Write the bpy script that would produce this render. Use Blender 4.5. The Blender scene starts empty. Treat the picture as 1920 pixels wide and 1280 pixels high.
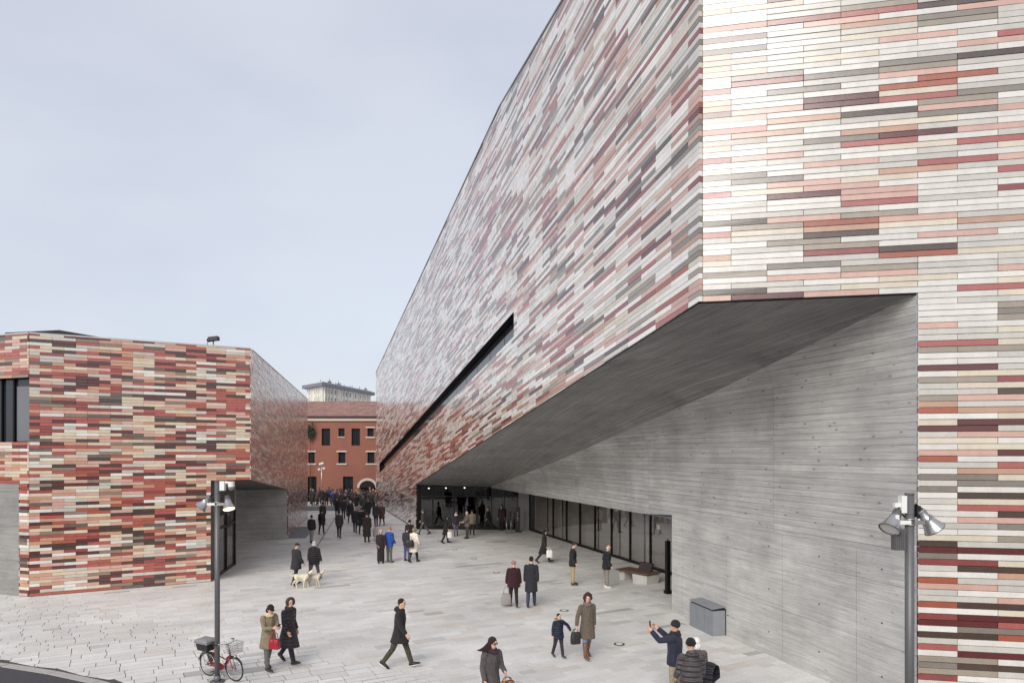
import bpy, bmesh, math, random
from mathutils import Vector, Matrix, Euler
rad = math.radians
scene = bpy.context.scene
col = scene.collection

# ------------------------------------------------------------------ camera
CAM_H = 5.4
FPX = 1300.0            # focal length in photograph pixels (1920 wide)
HOR = 850.0             # horizon row in the photograph
cam_data = bpy.data.cameras.new('camera')
cam = bpy.data.objects.new('camera', cam_data)
col.objects.link(cam)
cam.location = (0, 0, CAM_H)
cam.rotation_euler = (rad(90), 0, 0)
cam_data.sensor_width = 36.0
cam_data.lens = 36.0 * FPX / 1920.0
cam_data.shift_y = (HOR - 640.0) / 1920.0
cam_data.clip_start = 0.1
cam_data.clip_end = 3000
scene.camera = cam

# ------------------------------------------------------------------ world, sun, exposure
SUN_EL, SUN_AZ = 30.0, 201.0      # azimuth measured from +Y towards +X: behind the camera
world = bpy.data.worlds.new('World')
scene.world = world
world.use_nodes = True
wn, wl = world.node_tree.nodes, world.node_tree.links
wn.clear()
w_out = wn.new('ShaderNodeOutputWorld')
w_bg = wn.new('ShaderNodeBackground')
w_sky = wn.new('ShaderNodeTexSky')
w_sky.sky_type = 'NISHITA'
w_sky.sun_disc = False
w_sky.sun_elevation = rad(SUN_EL)
w_sky.sun_rotation = rad(SUN_AZ)
w_sky.air_density = 1.0
w_sky.dust_density = 2.0
w_mix = wn.new('ShaderNodeMix'); w_mix.data_type = 'RGBA'
w_tc = wn.new('ShaderNodeTexCoord')
w_map = wn.new('ShaderNodeMapping'); w_map.inputs['Scale'].default_value = (1.0, 1.0, 2.2)
w_noise = wn.new('ShaderNodeTexNoise'); w_noise.inputs['Scale'].default_value = 1.6
w_noise.inputs['Detail'].default_value = 5; w_noise.inputs['Roughness'].default_value = 0.5
w_ramp = wn.new('ShaderNodeValToRGB')
w_ramp.color_ramp.elements[0].position = 0.38; w_ramp.color_ramp.elements[0].color = (0.575, 0.60, 0.69, 1)
w_ramp.color_ramp.elements[1].position = 0.62; w_ramp.color_ramp.elements[1].color = (0.68, 0.70, 0.765, 1)
w_mul = wn.new('ShaderNodeVectorMath'); w_mul.operation = 'SCALE'; w_mul.inputs['Scale'].default_value = 3.45
wl.new(w_tc.outputs['Generated'], w_map.inputs['Vector'])
wl.new(w_map.outputs['Vector'], w_noise.inputs['Vector'])
wl.new(w_noise.outputs['Fac'], w_ramp.inputs['Fac'])
wl.new(w_ramp.outputs['Color'], w_mul.inputs[0])
w_mix.inputs['Factor'].default_value = 0.88
wl.new(w_sky.outputs['Color'], w_mix.inputs[6])
wl.new(w_mul.outputs['Vector'], w_mix.inputs[7])
wl.new(w_mix.outputs[2], w_bg.inputs['Color'])
w_bg.inputs['Strength'].default_value = 0.15
wl.new(w_bg.outputs['Background'], w_out.inputs['Surface'])

sun_data = bpy.data.lights.new('sun', 'SUN')
sun_data.energy = 1.35
sun_data.angle = rad(38)
sun_data.color = (1.0, 0.955, 0.89)
sun = bpy.data.objects.new('sun', sun_data)
col.objects.link(sun)
_sd = Vector((math.sin(rad(SUN_AZ)) * math.cos(rad(SUN_EL)), math.cos(rad(SUN_AZ)) * math.cos(rad(SUN_EL)), math.sin(rad(SUN_EL))))
sun.rotation_euler = _sd.to_track_quat('Z', 'Y').to_euler()
sun.location = _sd * 60

scene.view_settings.view_transform = 'Standard'
scene.view_settings.look = 'None'
scene.view_settings.gamma = 1.0
scene.view_settings.use_curve_mapping = False
scene.view_settings.exposure = 1.0
scene.render.engine = 'CYCLES'
scene.cycles.max_bounces = 8
scene.cycles.diffuse_bounces = 5
scene.cycles.use_denoising = True

# ------------------------------------------------------------------ measuring helpers
def gp(x, y):
    """ground point seen at photograph pixel (x, y)"""
    Z = FPX * CAM_H / (y - HOR)
    return Vector(((x - 960.0) / FPX * Z, Z, 0.0))

def at(x, y, Z):
    return Vector(((x - 960.0) / FPX * Z, Z, CAM_H - (y - HOR) / FPX * Z))

def proj(p):
    return (960.0 + FPX * p[0] / p[1], HOR + FPX * (CAM_H - p[2]) / p[1])

def lin(c):
    def f(v):
        v = v / 255.0
        return v / 12.92 if v <= 0.04045 else ((v + 0.055) / 1.055) ** 2.4
    return (f(c[0]), f(c[1]), f(c[2]), 1.0)

# ------------------------------------------------------------------ materials
MATS = {}
def new_mat(name):
    m = bpy.data.materials.new(name); m.use_nodes = True
    n = m.node_tree.nodes; l = m.node_tree.links
    return m, n, l, n['Principled BSDF']

def plain(name, rgb, rough=0.6, metal=0.0, noise=0.0, nscale=8.0, bump=0.0, spec=0.5):
    """one-colour material with slight procedural variation and bump; rgb in sRGB 0-255"""
    key = (name, tuple(rgb), rough, metal, noise, nscale, bump)
    if key in MATS: return MATS[key]
    m, n, l, b = new_mat(name)
    c = lin(rgb)
    b.inputs['Roughness'].default_value = rough
    b.inputs['Metallic'].default_value = metal
    b.inputs['Specular IOR Level'].default_value = spec
    b.inputs['Base Color'].default_value = c
    if noise or bump:
        tc = n.new('ShaderNodeTexCoord')
        t = n.new('ShaderNodeTexNoise'); t.inputs['Scale'].default_value = nscale
        t.inputs['Detail'].default_value = 6; t.inputs['Roughness'].default_value = 0.6
        l.new(tc.outputs['Object'], t.inputs['Vector'])
        if noise:
            r = n.new('ShaderNodeMapRange')
            r.inputs['From Min'].default_value = 0.3; r.inputs['From Max'].default_value = 0.7
            r.inputs['To Min'].default_value = 1 - noise; r.inputs['To Max'].default_value = 1 + noise
            l.new(t.outputs['Fac'], r.inputs['Value'])
            v = n.new('ShaderNodeVectorMath'); v.operation = 'SCALE'
            v.inputs[0].default_value = c[:3]
            l.new(r.outputs['Result'], v.inputs['Scale'])
            l.new(v.outputs['Vector'], b.inputs['Base Color'])
        if bump:
            bp = n.new('ShaderNodeBump'); bp.inputs['Strength'].default_value = min(1, bump)
            bp.inputs['Distance'].default_value = 0.02
            l.new(t.outputs['Fac'], bp.inputs['Height']); l.new(bp.outputs['Normal'], b.inputs['Normal'])
    MATS[key] = m
    return m

def cloth(rgb, kind='wool'):
    key = ('cloth', tuple(rgb), kind)
    if key in MATS: return MATS[key]
    m, n, l, b = new_mat('%s_cloth' % kind)
    c = lin(rgb)
    b.inputs['Roughness'].default_value = {'wool': 0.9, 'puffer': 0.45, 'denim': 0.85, 'fur': 0.95, 'leather': 0.35}.get(kind, 0.8)
    b.inputs['Sheen Weight'].default_value = 0.06 if kind in ('wool', 'fur') else 0.02
    tc = n.new('ShaderNodeTexCoord')
    t = n.new('ShaderNodeTexNoise')
    t.inputs['Scale'].default_value = {'fur': 45, 'puffer': 9, 'wool': 12}.get(kind, 10)
    t.inputs['Detail'].default_value = 6; t.inputs['Roughness'].default_value = 0.65
    l.new(tc.outputs['Object'], t.inputs['Vector'])
    r = n.new('ShaderNodeMapRange')
    amp = 0.55 if kind == 'fur' else 0.32
    r.inputs['From Min'].default_value = 0.3; r.inputs['From Max'].default_value = 0.7
    r.inputs['To Min'].default_value = 1 - amp; r.inputs['To Max'].default_value = 1 + amp
    l.new(t.outputs['Fac'], r.inputs['Value'])
    v = n.new('ShaderNodeVectorMath'); v.operation = 'SCALE'; v.inputs[0].default_value = c[:3]
    l.new(r.outputs['Result'], v.inputs['Scale']); l.new(v.outputs['Vector'], b.inputs['Base Color'])
    bp = n.new('ShaderNodeBump'); bp.inputs['Strength'].default_value = 1.0
    bp.inputs['Distance'].default_value = 0.05
    if kind == 'puffer':
        w = n.new('ShaderNodeTexWave'); w.wave_type = 'BANDS'; w.bands_direction = 'Z'
        w.inputs['Scale'].default_value = 3.2; w.inputs['Distortion'].default_value = 1.2; w.inputs['Detail'].default_value = 2
        l.new(tc.outputs['Object'], w.inputs['Vector'])
        a = n.new('ShaderNodeMath'); a.operation = 'MULTIPLY_ADD'; a.inputs[1].default_value = 0.6
        l.new(t.outputs['Fac'], a.inputs[0]); l.new(w.outputs['Fac'], a.inputs[2])
        l.new(a.outputs[0], bp.inputs['Height'])
    else:
        fm = n.new('ShaderNodeMapping'); fm.inputs['Scale'].default_value = (7.0, 7.0, 2.2)
        l.new(tc.outputs['Object'], fm.inputs['Vector'])
        fo = n.new('ShaderNodeTexNoise'); fo.inputs['Scale'].default_value = 1.0; fo.inputs['Detail'].default_value = 3; fo.inputs['Distortion'].default_value = 1.0
        l.new(fm.outputs['Vector'], fo.inputs['Vector'])
        fa = n.new('ShaderNodeMath'); fa.operation = 'MULTIPLY_ADD'; fa.inputs[1].default_value = 0.3
        l.new(t.outputs['Fac'], fa.inputs[0]); l.new(fo.outputs['Fac'], fa.inputs[2]); l.new(fa.outputs[0], bp.inputs['Height'])
    l.new(bp.outputs['Normal'], b.inputs['Normal'])
    MATS[key] = m
    return m

def m_tile():
    m, n, l, b = new_mat('glazed_ceramic_tile')
    a = n.new('ShaderNodeAttribute'); a.attribute_name = 'tint'
    tc = n.new('ShaderNodeTexCoord')
    t = n.new('ShaderNodeTexNoise'); t.inputs['Scale'].default_value = 3.0; t.inputs['Detail'].default_value = 8; t.inputs['Roughness'].default_value = 0.7
    g = n.new('ShaderNodeNewGeometry')
    l.new(g.outputs['Position'], t.inputs['Vector'])
    r = n.new('ShaderNodeMapRange'); r.inputs['From Min'].default_value = 0.3; r.inputs['From Max'].default_value = 0.7
    r.inputs['To Min'].default_value = 0.9; r.inputs['To Max'].default_value = 1.08
    l.new(t.outputs['Fac'], r.inputs['Value'])
    v = n.new('ShaderNodeVectorMath'); v.operation = 'SCALE'
    l.new(a.outputs['Color'], v.inputs[0]); l.new(r.outputs['Result'], v.inputs['Scale'])
    l.new(v.outputs['Vector'], b.inputs['Base Color'])
    r2 = n.new('ShaderNodeMapRange'); r2.inputs['From Min'].default_value = 0.3; r2.inputs['From Max'].default_value = 0.7
    r2.inputs['To Min'].default_value = 0.20; r2.inputs['To Max'].default_value = 0.34
    l.new(t.outputs['Fac'], r2.inputs['Value']); l.new(r2.outputs['Result'], b.inputs['Roughness'])
    b.inputs['Coat Weight'].default_value = 1.0; b.inputs['Coat Roughness'].default_value = 0.2; b.inputs['Coat IOR'].default_value = 1.7; b.inputs['Specular IOR Level'].default_value = 0.3
    # gentle waviness of the fired faces
    t2 = n.new('ShaderNodeTexNoise'); t2.inputs['Scale'].default_value = 5.0; t2.inputs['Detail'].default_value = 3
    l.new(g.outputs['Position'], t2.inputs['Vector'])
    bp = n.new('ShaderNodeBump'); bp.inputs['Strength'].default_value = 0.25; bp.inputs['Distance'].default_value = 0.02
    l.new(t2.outputs['Fac'], bp.inputs['Height']); l.new(bp.outputs['Normal'], b.inputs['Normal'])
    return m

def m_concrete(name, bw, bh, base, mort, var, knots):
    m, n, l, b = new_mat(name)
    uv = n.new('ShaderNodeUVMap')
    br = n.new('ShaderNodeTexBrick'); br.offset = 0.37; br.offset_frequency = 1
    br.inputs['Scale'].default_value = 1.0; br.inputs['Brick Width'].default_value = bw; br.inputs['Row Height'].default_value = bh
    br.inputs['Mortar Size'].default_value = mort; br.inputs['Mortar Smooth'].default_value = 0.6; br.inputs['Bias'].default_value = 0.0
    hi = [min(1, base * (1 + var))] * 3; lo = [base * (1 - var)] * 3
    hi[1] *= 0.99; lo[1] *= 0.99; hi[2] *= 0.95; lo[2] *= 0.96
    br.inputs['Color1'].default_value = (*hi, 1); br.inputs['Color2'].default_value = (*lo, 1)
    br.inputs['Mortar'].default_value = (base * 0.72, base * 0.71, base * 0.69, 1)
    l.new(uv.outputs['UV'], br.inputs['Vector'])
    # cloudy staining
    n1 = n.new('ShaderNodeTexNoise'); n1.inputs['Scale'].default_value = 0.55; n1.inputs['Detail'].default_value = 8; n1.inputs['Roughness'].default_value = 0.62
    l.new(uv.outputs['UV'], n1.inputs['Vector'])
    # wood grain printed by the boards
    mp = n.new('ShaderNodeMapping'); mp.inputs['Scale'].default_value = (1.1, 30.0, 1.0)
    l.new(uv.outputs['UV'], mp.inputs['Vector'])
    n2 = n.new('ShaderNodeTexNoise'); n2.inputs['Scale'].default_value = 1.0; n2.inputs['Detail'].default_value = 7; n2.inputs['Roughness'].default_value = 0.7
    l.new(mp.outputs['Vector'], n2.inputs['Vector'])
    # knots and blow holes
    mp2 = n.new('ShaderNodeMapping'); mp2.inputs['Scale'].default_value = (2.2, 4.5, 1.0)
    l.new(uv.outputs['UV'], mp2.inputs['Vector'])
    vo = n.new('ShaderNodeTexVoronoi'); vo.inputs['Scale'].default_value = 1.0; vo.inputs['Randomness'].default_value = 1.0
    l.new(mp2.outputs['Vector'], vo.inputs['Vector'])
    kn = n.new('ShaderNodeMapRange'); kn.inputs['From Min'].default_value = 0.05; kn.inputs['From Max'].default_value = 0.16
    kn.inputs['To Min'].default_value = 1 - knots; kn.inputs['To Max'].default_value = 1.0
    l.new(vo.outputs['Distance'], kn.inputs['Value'])
    a = n.new('ShaderNodeMapRange'); a.inputs['From Min'].default_value = 0.25; a.inputs['From Max'].default_value = 0.75
    a.inputs['To Min'].default_value = 0.72; a.inputs['To Max'].default_value = 1.26
    l.new(n1.outputs['Fac'], a.inputs['Value'])
    a2 = n.new('ShaderNodeMapRange'); a2.inputs['From Min'].default_value = 0.25; a2.inputs['From Max'].default_value = 0.75
    a2.inputs['To Min'].default_value = 0.80; a2.inputs['To Max'].default_value = 1.16
    l.new(n2.outputs['Fac'], a2.inputs['Value'])
    mp3 = n.new('ShaderNodeMapping'); mp3.inputs['Scale'].default_value = (0.45, 9.0, 1.0)
    l.new(uv.outputs['UV'], mp3.inputs['Vector'])
    n3 = n.new('ShaderNodeTexNoise'); n3.inputs['Scale'].default_value = 1.0; n3.inputs['Detail'].default_value = 9; n3.inputs['Roughness'].default_value = 0.75
    l.new(mp3.outputs['Vector'], n3.inputs['Vector'])
    a3 = n.new('ShaderNodeMapRange'); a3.inputs['From Min'].default_value = 0.32; a3.inputs['From Max'].default_value = 0.62
    a3.inputs['To Min'].default_value = 0.74; a3.inputs['To Max'].default_value = 1.08
    l.new(n3.outputs['Fac'], a3.inputs['Value'])
    p0 = n.new('ShaderNodeMath'); p0.operation = 'MULTIPLY'; l.new(a.outputs['Result'], p0.inputs[0]); l.new(a3.outputs['Result'], p0.inputs[1])
    p1 = n.new('ShaderNodeMath'); p1.operation = 'MULTIPLY'; l.new(p0.outputs[0], p1.inputs[0]); l.new(a2.outputs['Result'], p1.inputs[1])
    p2 = n.new('ShaderNodeMath'); p2.operation = 'MULTIPLY'; l.new(p1.outputs[0], p2.inputs[0]); l.new(kn.outputs['Result'], p2.inputs[1])
    v = n.new('ShaderNodeVectorMath'); v.operation = 'SCALE'
    l.new(br.outputs['Color'], v.inputs[0]); l.new(p2.outputs[0], v.inputs['Scale'])
    l.new(v.outputs['Vector'], b.inputs['Base Color'])
    b.inputs['Roughness'].default_value = 0.75
    h = n.new('ShaderNodeMath'); h.operation = 'MULTIPLY_ADD'; h.inputs[1].default_value = -0.6
    l.new(br.outputs['Fac'], h.inputs[0]); l.new(n2.outputs['Fac'], h.inputs[2])
    h2 = n.new('ShaderNodeMath'); h2.operation = 'MULTIPLY_ADD'; h2.inputs[1].default_value = 0.5
    sepc = n.new('ShaderNodeSeparateColor'); l.new(br.outputs['Color'], sepc.inputs['Color'])
    l.new(sepc.outputs[0], h2.inputs[0]); l.new(h.outputs[0], h2.inputs[2])
    bp = n.new('ShaderNodeBump'); bp.inputs['Strength'].default_value = 0.9; bp.inputs['Distance'].default_value = 0.02
    l.new(h2.outputs[0], bp.inputs['Height']); l.new(bp.outputs['Normal'], b.inputs['Normal'])
    return m

def m_stone(attr=True):
    m, n, l, b = new_mat('paving_stone')
    a = n.new('ShaderNodeAttribute'); a.attribute_name = 'tint'
    g = n.new('ShaderNodeNewGeometry')
    t = n.new('ShaderNodeTexNoise'); t.inputs['Scale'].default_value = 0.35; t.inputs['Detail'].default_value = 10; t.inputs['Roughness'].default_value = 0.68
    l.new(g.outputs['Position'], t.inputs['Vector'])
    r = n.new('ShaderNodeMapRange'); r.inputs['From Min'].default_value = 0.3; r.inputs['From Max'].default_value = 0.7
    r.inputs['To Min'].default_value = 0.82; r.inputs['To Max'].default_value = 1.1
    l.new(t.outputs['Fac'], r.inputs['Value'])
    t3 = n.new('ShaderNodeTexNoise'); t3.inputs['Scale'].default_value = 14; t3.inputs['Detail'].default_value = 8; t3.inputs['Roughness'].default_value = 0.7
    l.new(g.outputs['Position'], t3.inputs['Vector'])
    r3 = n.new('ShaderNodeMapRange'); r3.inputs['From Min'].default_value = 0.3; r3.inputs['From Max'].default_value = 0.7
    r3.inputs['To Min'].default_value = 0.9; r3.inputs['To Max'].default_value = 1.08
    l.new(t3.outputs['Fac'], r3.inputs['Value'])
    p = n.new('ShaderNodeMath'); p.operation = 'MULTIPLY'; l.new(r.outputs['Result'], p.inputs[0]); l.new(r3.outputs['Result'], p.inputs[1])
    v = n.new('ShaderNodeVectorMath'); v.operation = 'SCALE'
    l.new(a.outputs['Color'], v.inputs[0]); l.new(p.outputs[0], v.inputs['Scale'])
    l.new(v.outputs['Vector'], b.inputs['Base Color'])
    b.inputs['Roughness'].default_value = 0.62
    bp = n.new('ShaderNodeBump'); bp.inputs['Strength'].default_value = 0.35; bp.inputs['Distance'].default_value = 0.01
    l.new(t3.outputs['Fac'], bp.inputs['Height']); l.new(bp.outputs['Normal'], b.inputs['Normal'])
    return m

def m_joint():
    """bed below the paving: pale mortar, washed out to dark gaps in the worn corner of the square"""
    m, n, l, b = new_mat('paving_bed')
    g = n.new('ShaderNodeNewGeometry')
    sep = n.new('ShaderNodeSeparateXYZ'); l.new(g.outputs['Position'], sep.inputs[0])
    t = n.new('ShaderNodeTexNoise'); t.inputs['Scale'].default_value = 0.5; t.inputs['Detail'].default_value = 4
    l.new(g.outputs['Position'], t.inputs['Vector'])
    # d = -x*0.45 - y + 16  (positive in the worn corner)
    d = n.new('ShaderNodeMath'); d.operation = 'MULTIPLY_ADD'; d.inputs[1].default_value = -0.55; l.new(sep.outputs[0], d.inputs[0])
    e = n.new('ShaderNodeMath'); e.operation = 'SUBTRACT'; l.new(d.outputs[0], e.inputs[0]); l.new(sep.outputs[1], e.inputs[1]); d.inputs[2].default_value = 15.2
    f = n.new('ShaderNodeMath'); f.operation = 'MULTIPLY_ADD'; f.inputs[1].default_value = 4.0; l.new(t.outputs['Fac'], f.inputs[0]); l.new(e.outputs[0], f.inputs[2])
    r = n.new('ShaderNodeMapRange'); r.inputs['From Min'].default_value = 0.8; r.inputs['From Max'].default_value = 2.2
    l.new(f.outputs[0], r.inputs['Value'])
    mx = n.new('ShaderNodeMix'); mx.data_type = 'RGBA'
    mx.inputs[6].default_value = lin((198, 195, 189)); mx.inputs[7].default_value = lin((74, 70, 66))
    l.new(r.outputs['Result'], mx.inputs['Factor']); l.new(mx.outputs[2], b.inputs['Base Color'])
    b.inputs['Roughness'].default_value = 0.9
    return m

def m_glass(name, tint=0.5, ior=1.7):
    m = bpy.data.materials.new(name); m.use_nodes = True
    n, l = m.node_tree.nodes, m.node_tree.links
    n.clear()
    o = n.new('ShaderNodeOutputMaterial')
    tr = n.new('ShaderNodeBsdfTransparent'); tr.inputs['Color'].default_value = (tint, tint * 1.0, tint * 1.0, 1)
    gl = n.new('ShaderNodeBsdfGlossy'); gl.inputs['Roughness'].default_value = 0.02; gl.inputs['Color'].default_value = (0.9, 0.9, 0.92, 1)
    fr = n.new('ShaderNodeFresnel'); fr.inputs['IOR'].default_value = ior
    mx = n.new('ShaderNodeMixShader')
    ge = n.new('ShaderNodeNewGeometry'); iv = n.new('ShaderNodeMath'); iv.operation = 'SUBTRACT'; iv.inputs[0].default_value = 1.0
    l.new(ge.outputs['Backfacing'], iv.inputs[1])
    fm = n.new('ShaderNodeMath'); fm.operation = 'MULTIPLY'; l.new(fr.outputs['Fac'], fm.inputs[0]); l.new(iv.outputs[0], fm.inputs[1])
    l.new(fm.outputs[0], mx.inputs['Fac']); l.new(tr.outputs['BSDF'], mx.inputs[1]); l.new(gl.outputs['BSDF'], mx.inputs[2])
    l.new(mx.outputs['Shader'], o.inputs['Surface'])
    return m

def m_emit(name, rgb, s):
    m, n, l, b = new_mat(name)
    b.inputs['Base Color'].default_value = lin(rgb)
    b.inputs['Emission Color'].default_value = lin(rgb); b.inputs['Emission Strength'].default_value = s
    return m

M_TILE = m_tile()
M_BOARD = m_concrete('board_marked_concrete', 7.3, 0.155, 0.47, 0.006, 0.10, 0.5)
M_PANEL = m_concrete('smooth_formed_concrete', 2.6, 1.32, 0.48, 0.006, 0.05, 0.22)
M_SOFFIT_SHADE = m_concrete('shade_toned_soffit_boards', 7.3, 0.155, 0.27, 0.006, 0.10, 0.4)  # wall concrete darkened: shade under the overhang put into the colour
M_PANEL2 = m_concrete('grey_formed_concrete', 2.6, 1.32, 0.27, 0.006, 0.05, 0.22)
M_STONE = m_stone()
M_BED = m_joint()
M_BACK = plain('cladding_backing', (46, 43, 41), 0.9)
M_DARKM = plain('dark_anodised_metal', (30, 28, 28), 0.4, 0.6)
M_GREYM = plain('grey_painted_metal', (98, 98, 100), 0.42, 0.2, 0.06, 6)
M_ALU = plain('brushed_aluminium', (178, 178, 180), 0.32, 0.8, 0.06, 10)
M_WHITEP = plain('white_plastic', (226, 226, 222), 0.4)
M_BLACKP = plain('black_plastic', (20, 20, 21), 0.45)
M_ZINC = plain('zinc_flashing', (120, 122, 126), 0.45, 0.5, 0.08, 3)
M_GLASS = m_glass('entrance_glass', 0.5, 1.55)
M_GLASS2 = m_glass('coated_front_glass', 0.94, 3.0)
M_WINGLASS = plain('dark_window_glass', (38, 42, 48), 0.08, 0.0, spec=0.8)
M_INT = plain('dim_interior_wall', (96, 92, 90), 0.8, noise=0.1, nscale=0.6)
M_INTD = plain('dark_interior_panel', (44, 42, 42), 0.7)
M_LENS = plain('frosted_lamp_glass', (238, 238, 232), 0.25)

# ------------------------------------------------------------------ mesh builder
class MB:
    def __init__(s):
        s.v, s.f, s.m, s.c, s.uv = [], [], [], [], []
    def add(s, verts, faces, mat=0, colr=None, uvs=None):
        k = len(s.v)
        s.v.extend([tuple(p) for p in verts])
        for i, f in enumerate(faces):
            s.f.append(tuple(k + j for j in f)); s.m.append(mat); s.c.append(colr)
            s.uv.append(uvs[i] if uvs else None)
    def box(s, c, size, M=None, mat=0):
        c = Vector(c); hx, hy, hz = size[0] / 2, size[1] / 2, size[2] / 2
        vs = []
        for x in (-hx, hx):
            for y in (-hy, hy):
                for z in (-hz, hz):
                    p = Vector((x, y, z))
                    if M is not None: p = M @ p
                    vs.append(p + c)
        s.add(vs, [(0, 1, 3, 2), (4, 6, 7, 5), (0, 4, 5, 1), (2, 3, 7, 6), (0, 2, 6, 4), (1, 5, 7, 3)], mat)
    def tube(s, pts, radii, n=10, mat=0, cap=True, ry=None):
        """swept tube through pts; radii a number or list"""
        pts = [Vector(p) for p in pts]
        if not hasattr(radii, '__len__'): radii = [radii] * len(pts)
        rings = []
        up = None
        for i, p in enumerate(pts):
            if i == 0: t = pts[1] - pts[0]
            elif i == len(pts) - 1: t = pts[-1] - pts[-2]
            else: t = (pts[i + 1] - pts[i]).normalized() + (pts[i] - pts[i - 1]).normalized()
            if t.length < 1e-9: t = Vector((0, 0, 1))
            t.normalize()
            if up is None:
                up = Vector((0, 0, 1)) if abs(t.z) < 0.9 else Vector((1, 0, 0))
            a = t.cross(up)
            if a.length < 1e-6: a = t.orthogonal()
            a.normalize(); b = a.cross(t).normalized(); up = b
            rings.append([p + a * math.cos(2 * math.pi * k / n) * radii[i] + b * math.sin(2 * math.pi * k / n) * radii[i] for k in range(n)])
        s.loft(rings, mat, cap)
    def loft(s, rings, mat=0, cap=True):
        n = len(rings[0]); vs = [p for r in rings for p in r]; fs = []
        for i in range(len(rings) - 1):
            for k in range(n):
                a = i * n + k; b = i * n + (k + 1) % n
                fs.append((a, b, b + n, a + n))
        if cap:
            fs.append(tuple(range(n - 1, -1, -1))); fs.append(tuple((len(rings) - 1) * n + k for k in range(n)))
        s.add(vs, fs, mat)
    def ball(s, c, r, M=None, mat=0, n=12, h=8):
        c = Vector(c)
        if not hasattr(r, '__len__'): r = (r, r, r)
        vs, fs = [], []
        for i in range(1, h):
            th = math.pi * i / h
            for k in range(n):
                ph = 2 * math.pi * k / n
                p = Vector((r[0] * math.sin(th) * math.cos(ph), r[1] * math.sin(th) * math.sin(ph), r[2] * math.cos(th)))
                if M is not None: p = M @ p
                vs.append(p + c)
        top = Vector((0, 0, r[2])); bot = Vector((0, 0, -r[2]))
        if M is not None: top = M @ top; bot = M @ bot
        vs.append(top + c); vs.append(bot + c)
        T = len(vs) - 2; B = T + 1
        for k in range(n): fs.append((T, k, (k + 1) % n))
        for i in range(h - 2):
            for k in range(n):
                a = i * n + k; b = i * n + (k + 1) % n
                fs.append((a, a + n, b + n, b))
        for k in range(n): fs.append((B, (h - 2) * n + (k + 1) % n, (h - 2) * n + k))
        s.add(vs, fs, mat)
    def torus(s, c, R, r, M=None, n=24, m=8, mat=0, a0=0.0, a1=2 * math.pi):
        c = Vector(c); vs, fs = [], []
        full = abs(a1 - a0 - 2 * math.pi) < 1e-6
        N = n if full else n + 1
        for i in range(N):
            a = a0 + (a1 - a0) * i / n
            for k in range(m):
                b = 2 * math.pi * k / m
                p = Vector(((R + r * math.cos(b)) * math.cos(a), (R + r * math.cos(b)) * math.sin(a), r * math.sin(b)))
                if M is not None: p = M @ p
                vs.append(p + c)
        for i in range(n):
            j = (i + 1) % N
            for k in range(m):
                fs.append((i * m + k, j * m + k, j * m + (k + 1) % m, i * m + (k + 1) % m))
        s.add(vs, fs, mat)
    def prism(s, poly, d, mat=0, uvs=None):
        """planar 3D polygon extruded by vector d"""
        poly = [Vector(p) for p in poly]; n = len(poly); d = Vector(d)
        vs = poly + [p + d for p in poly]
        fs = [tuple(range(n)), tuple(range(2 * n - 1, n - 1, -1))] + [(i, n + i, n + (i + 1) % n, (i + 1) % n) for i in range(n)]
        s.add(vs, fs, mat)
    def build(s, name, mats, parent=None, smooth=False, loc=None, world=True):
        me = bpy.data.meshes.new(name)
        me.from_pydata(s.v, [], s.f)
        if not isinstance(mats, (list, tuple)): mats = [mats]
        for m in mats: me.materials.append(m)
        if len(mats) > 1: me.polygons.foreach_set('material_index', s.m)
        if smooth: me.polygons.foreach_set('use_smooth', [True] * len(s.f))
        if any(c is not None for c in s.c):
            at_ = me.color_attributes.new('tint', 'FLOAT_COLOR', 'CORNER')
            buf = []
            for f, c in zip(s.f, s.c):
                buf.extend(list(c or (0.5, 0.5, 0.5, 1)) * len(f))
            at_.data.foreach_set('color', buf)
        if any(u is not None for u in s.uv):
            ul = me.uv_layers.new(name='UVMap'); buf = []
            for f, u in zip(s.f, s.uv):
                if u is None: u = [(0, 0)] * len(f)
                for q in u: buf.extend(q)
            ul.data.foreach_set('uv', buf)
        me.update()
        o = bpy.data.objects.new(name, me); col.objects.link(o)
        if parent is not None:
            o.parent = parent
            if world: o.matrix_parent_inverse = Matrix.Translation(-root_loc(parent))
        if loc is not None: o.location = loc
        return o

def root_loc(o):
    """parts are meshed in world coordinates: undo the place of an Empty root; other parents sit at the world origin"""
    return o.location.copy() if o.type == 'EMPTY' else Vector((0, 0, 0))

def tag(o, label=None, cat=None, group=None, kind=None):
    if label: o['label'] = label
    if cat: o['category'] = cat
    if group: o['group'] = group
    if kind: o['kind'] = kind
    return o

def empty(name, loc, label, cat, group=None, rz=0.0):
    o = bpy.data.objects.new(name, None); col.objects.link(o)
    o.empty_display_size = 0.3
    o.location = loc; o.rotation_euler = (0, 0, rz)
    return tag(o, label, cat, group)

def clip_half(poly, a, b, c):
    """keep the part of 2D poly with a*x+b*y+c >= 0"""
    out = []
    for i in range(len(poly)):
        p, q = poly[i], poly[(i + 1) % len(poly)]
        dp = a * p[0] + b * p[1] + c; dq = a * q[0] + b * q[1] + c
        if dp >= 0: out.append(p)
        if (dp >= 0) != (dq >= 0):
            t = dp / (dp - dq); out.append((p[0] + (q[0] - p[0]) * t, p[1] + (q[1] - p[1]) * t))
    return out

def clip_convex(poly, hull):
    """hull counter-clockwise"""
    for i in range(len(hull)):
        p, q = hull[i], hull[(i + 1) % len(hull)]
        dx, dy = q[0] - p[0], q[1] - p[1]
        poly = clip_half(poly, -dy, dx, dy * p[0] - dx * p[1])
        if len(poly) < 3: return []
    return poly

def area(poly):
    return 0.5 * abs(sum(poly[i][0] * poly[(i + 1) % len(poly)][1] - poly[(i + 1) % len(poly)][0] * poly[i][1] for i in range(len(poly))))
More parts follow.
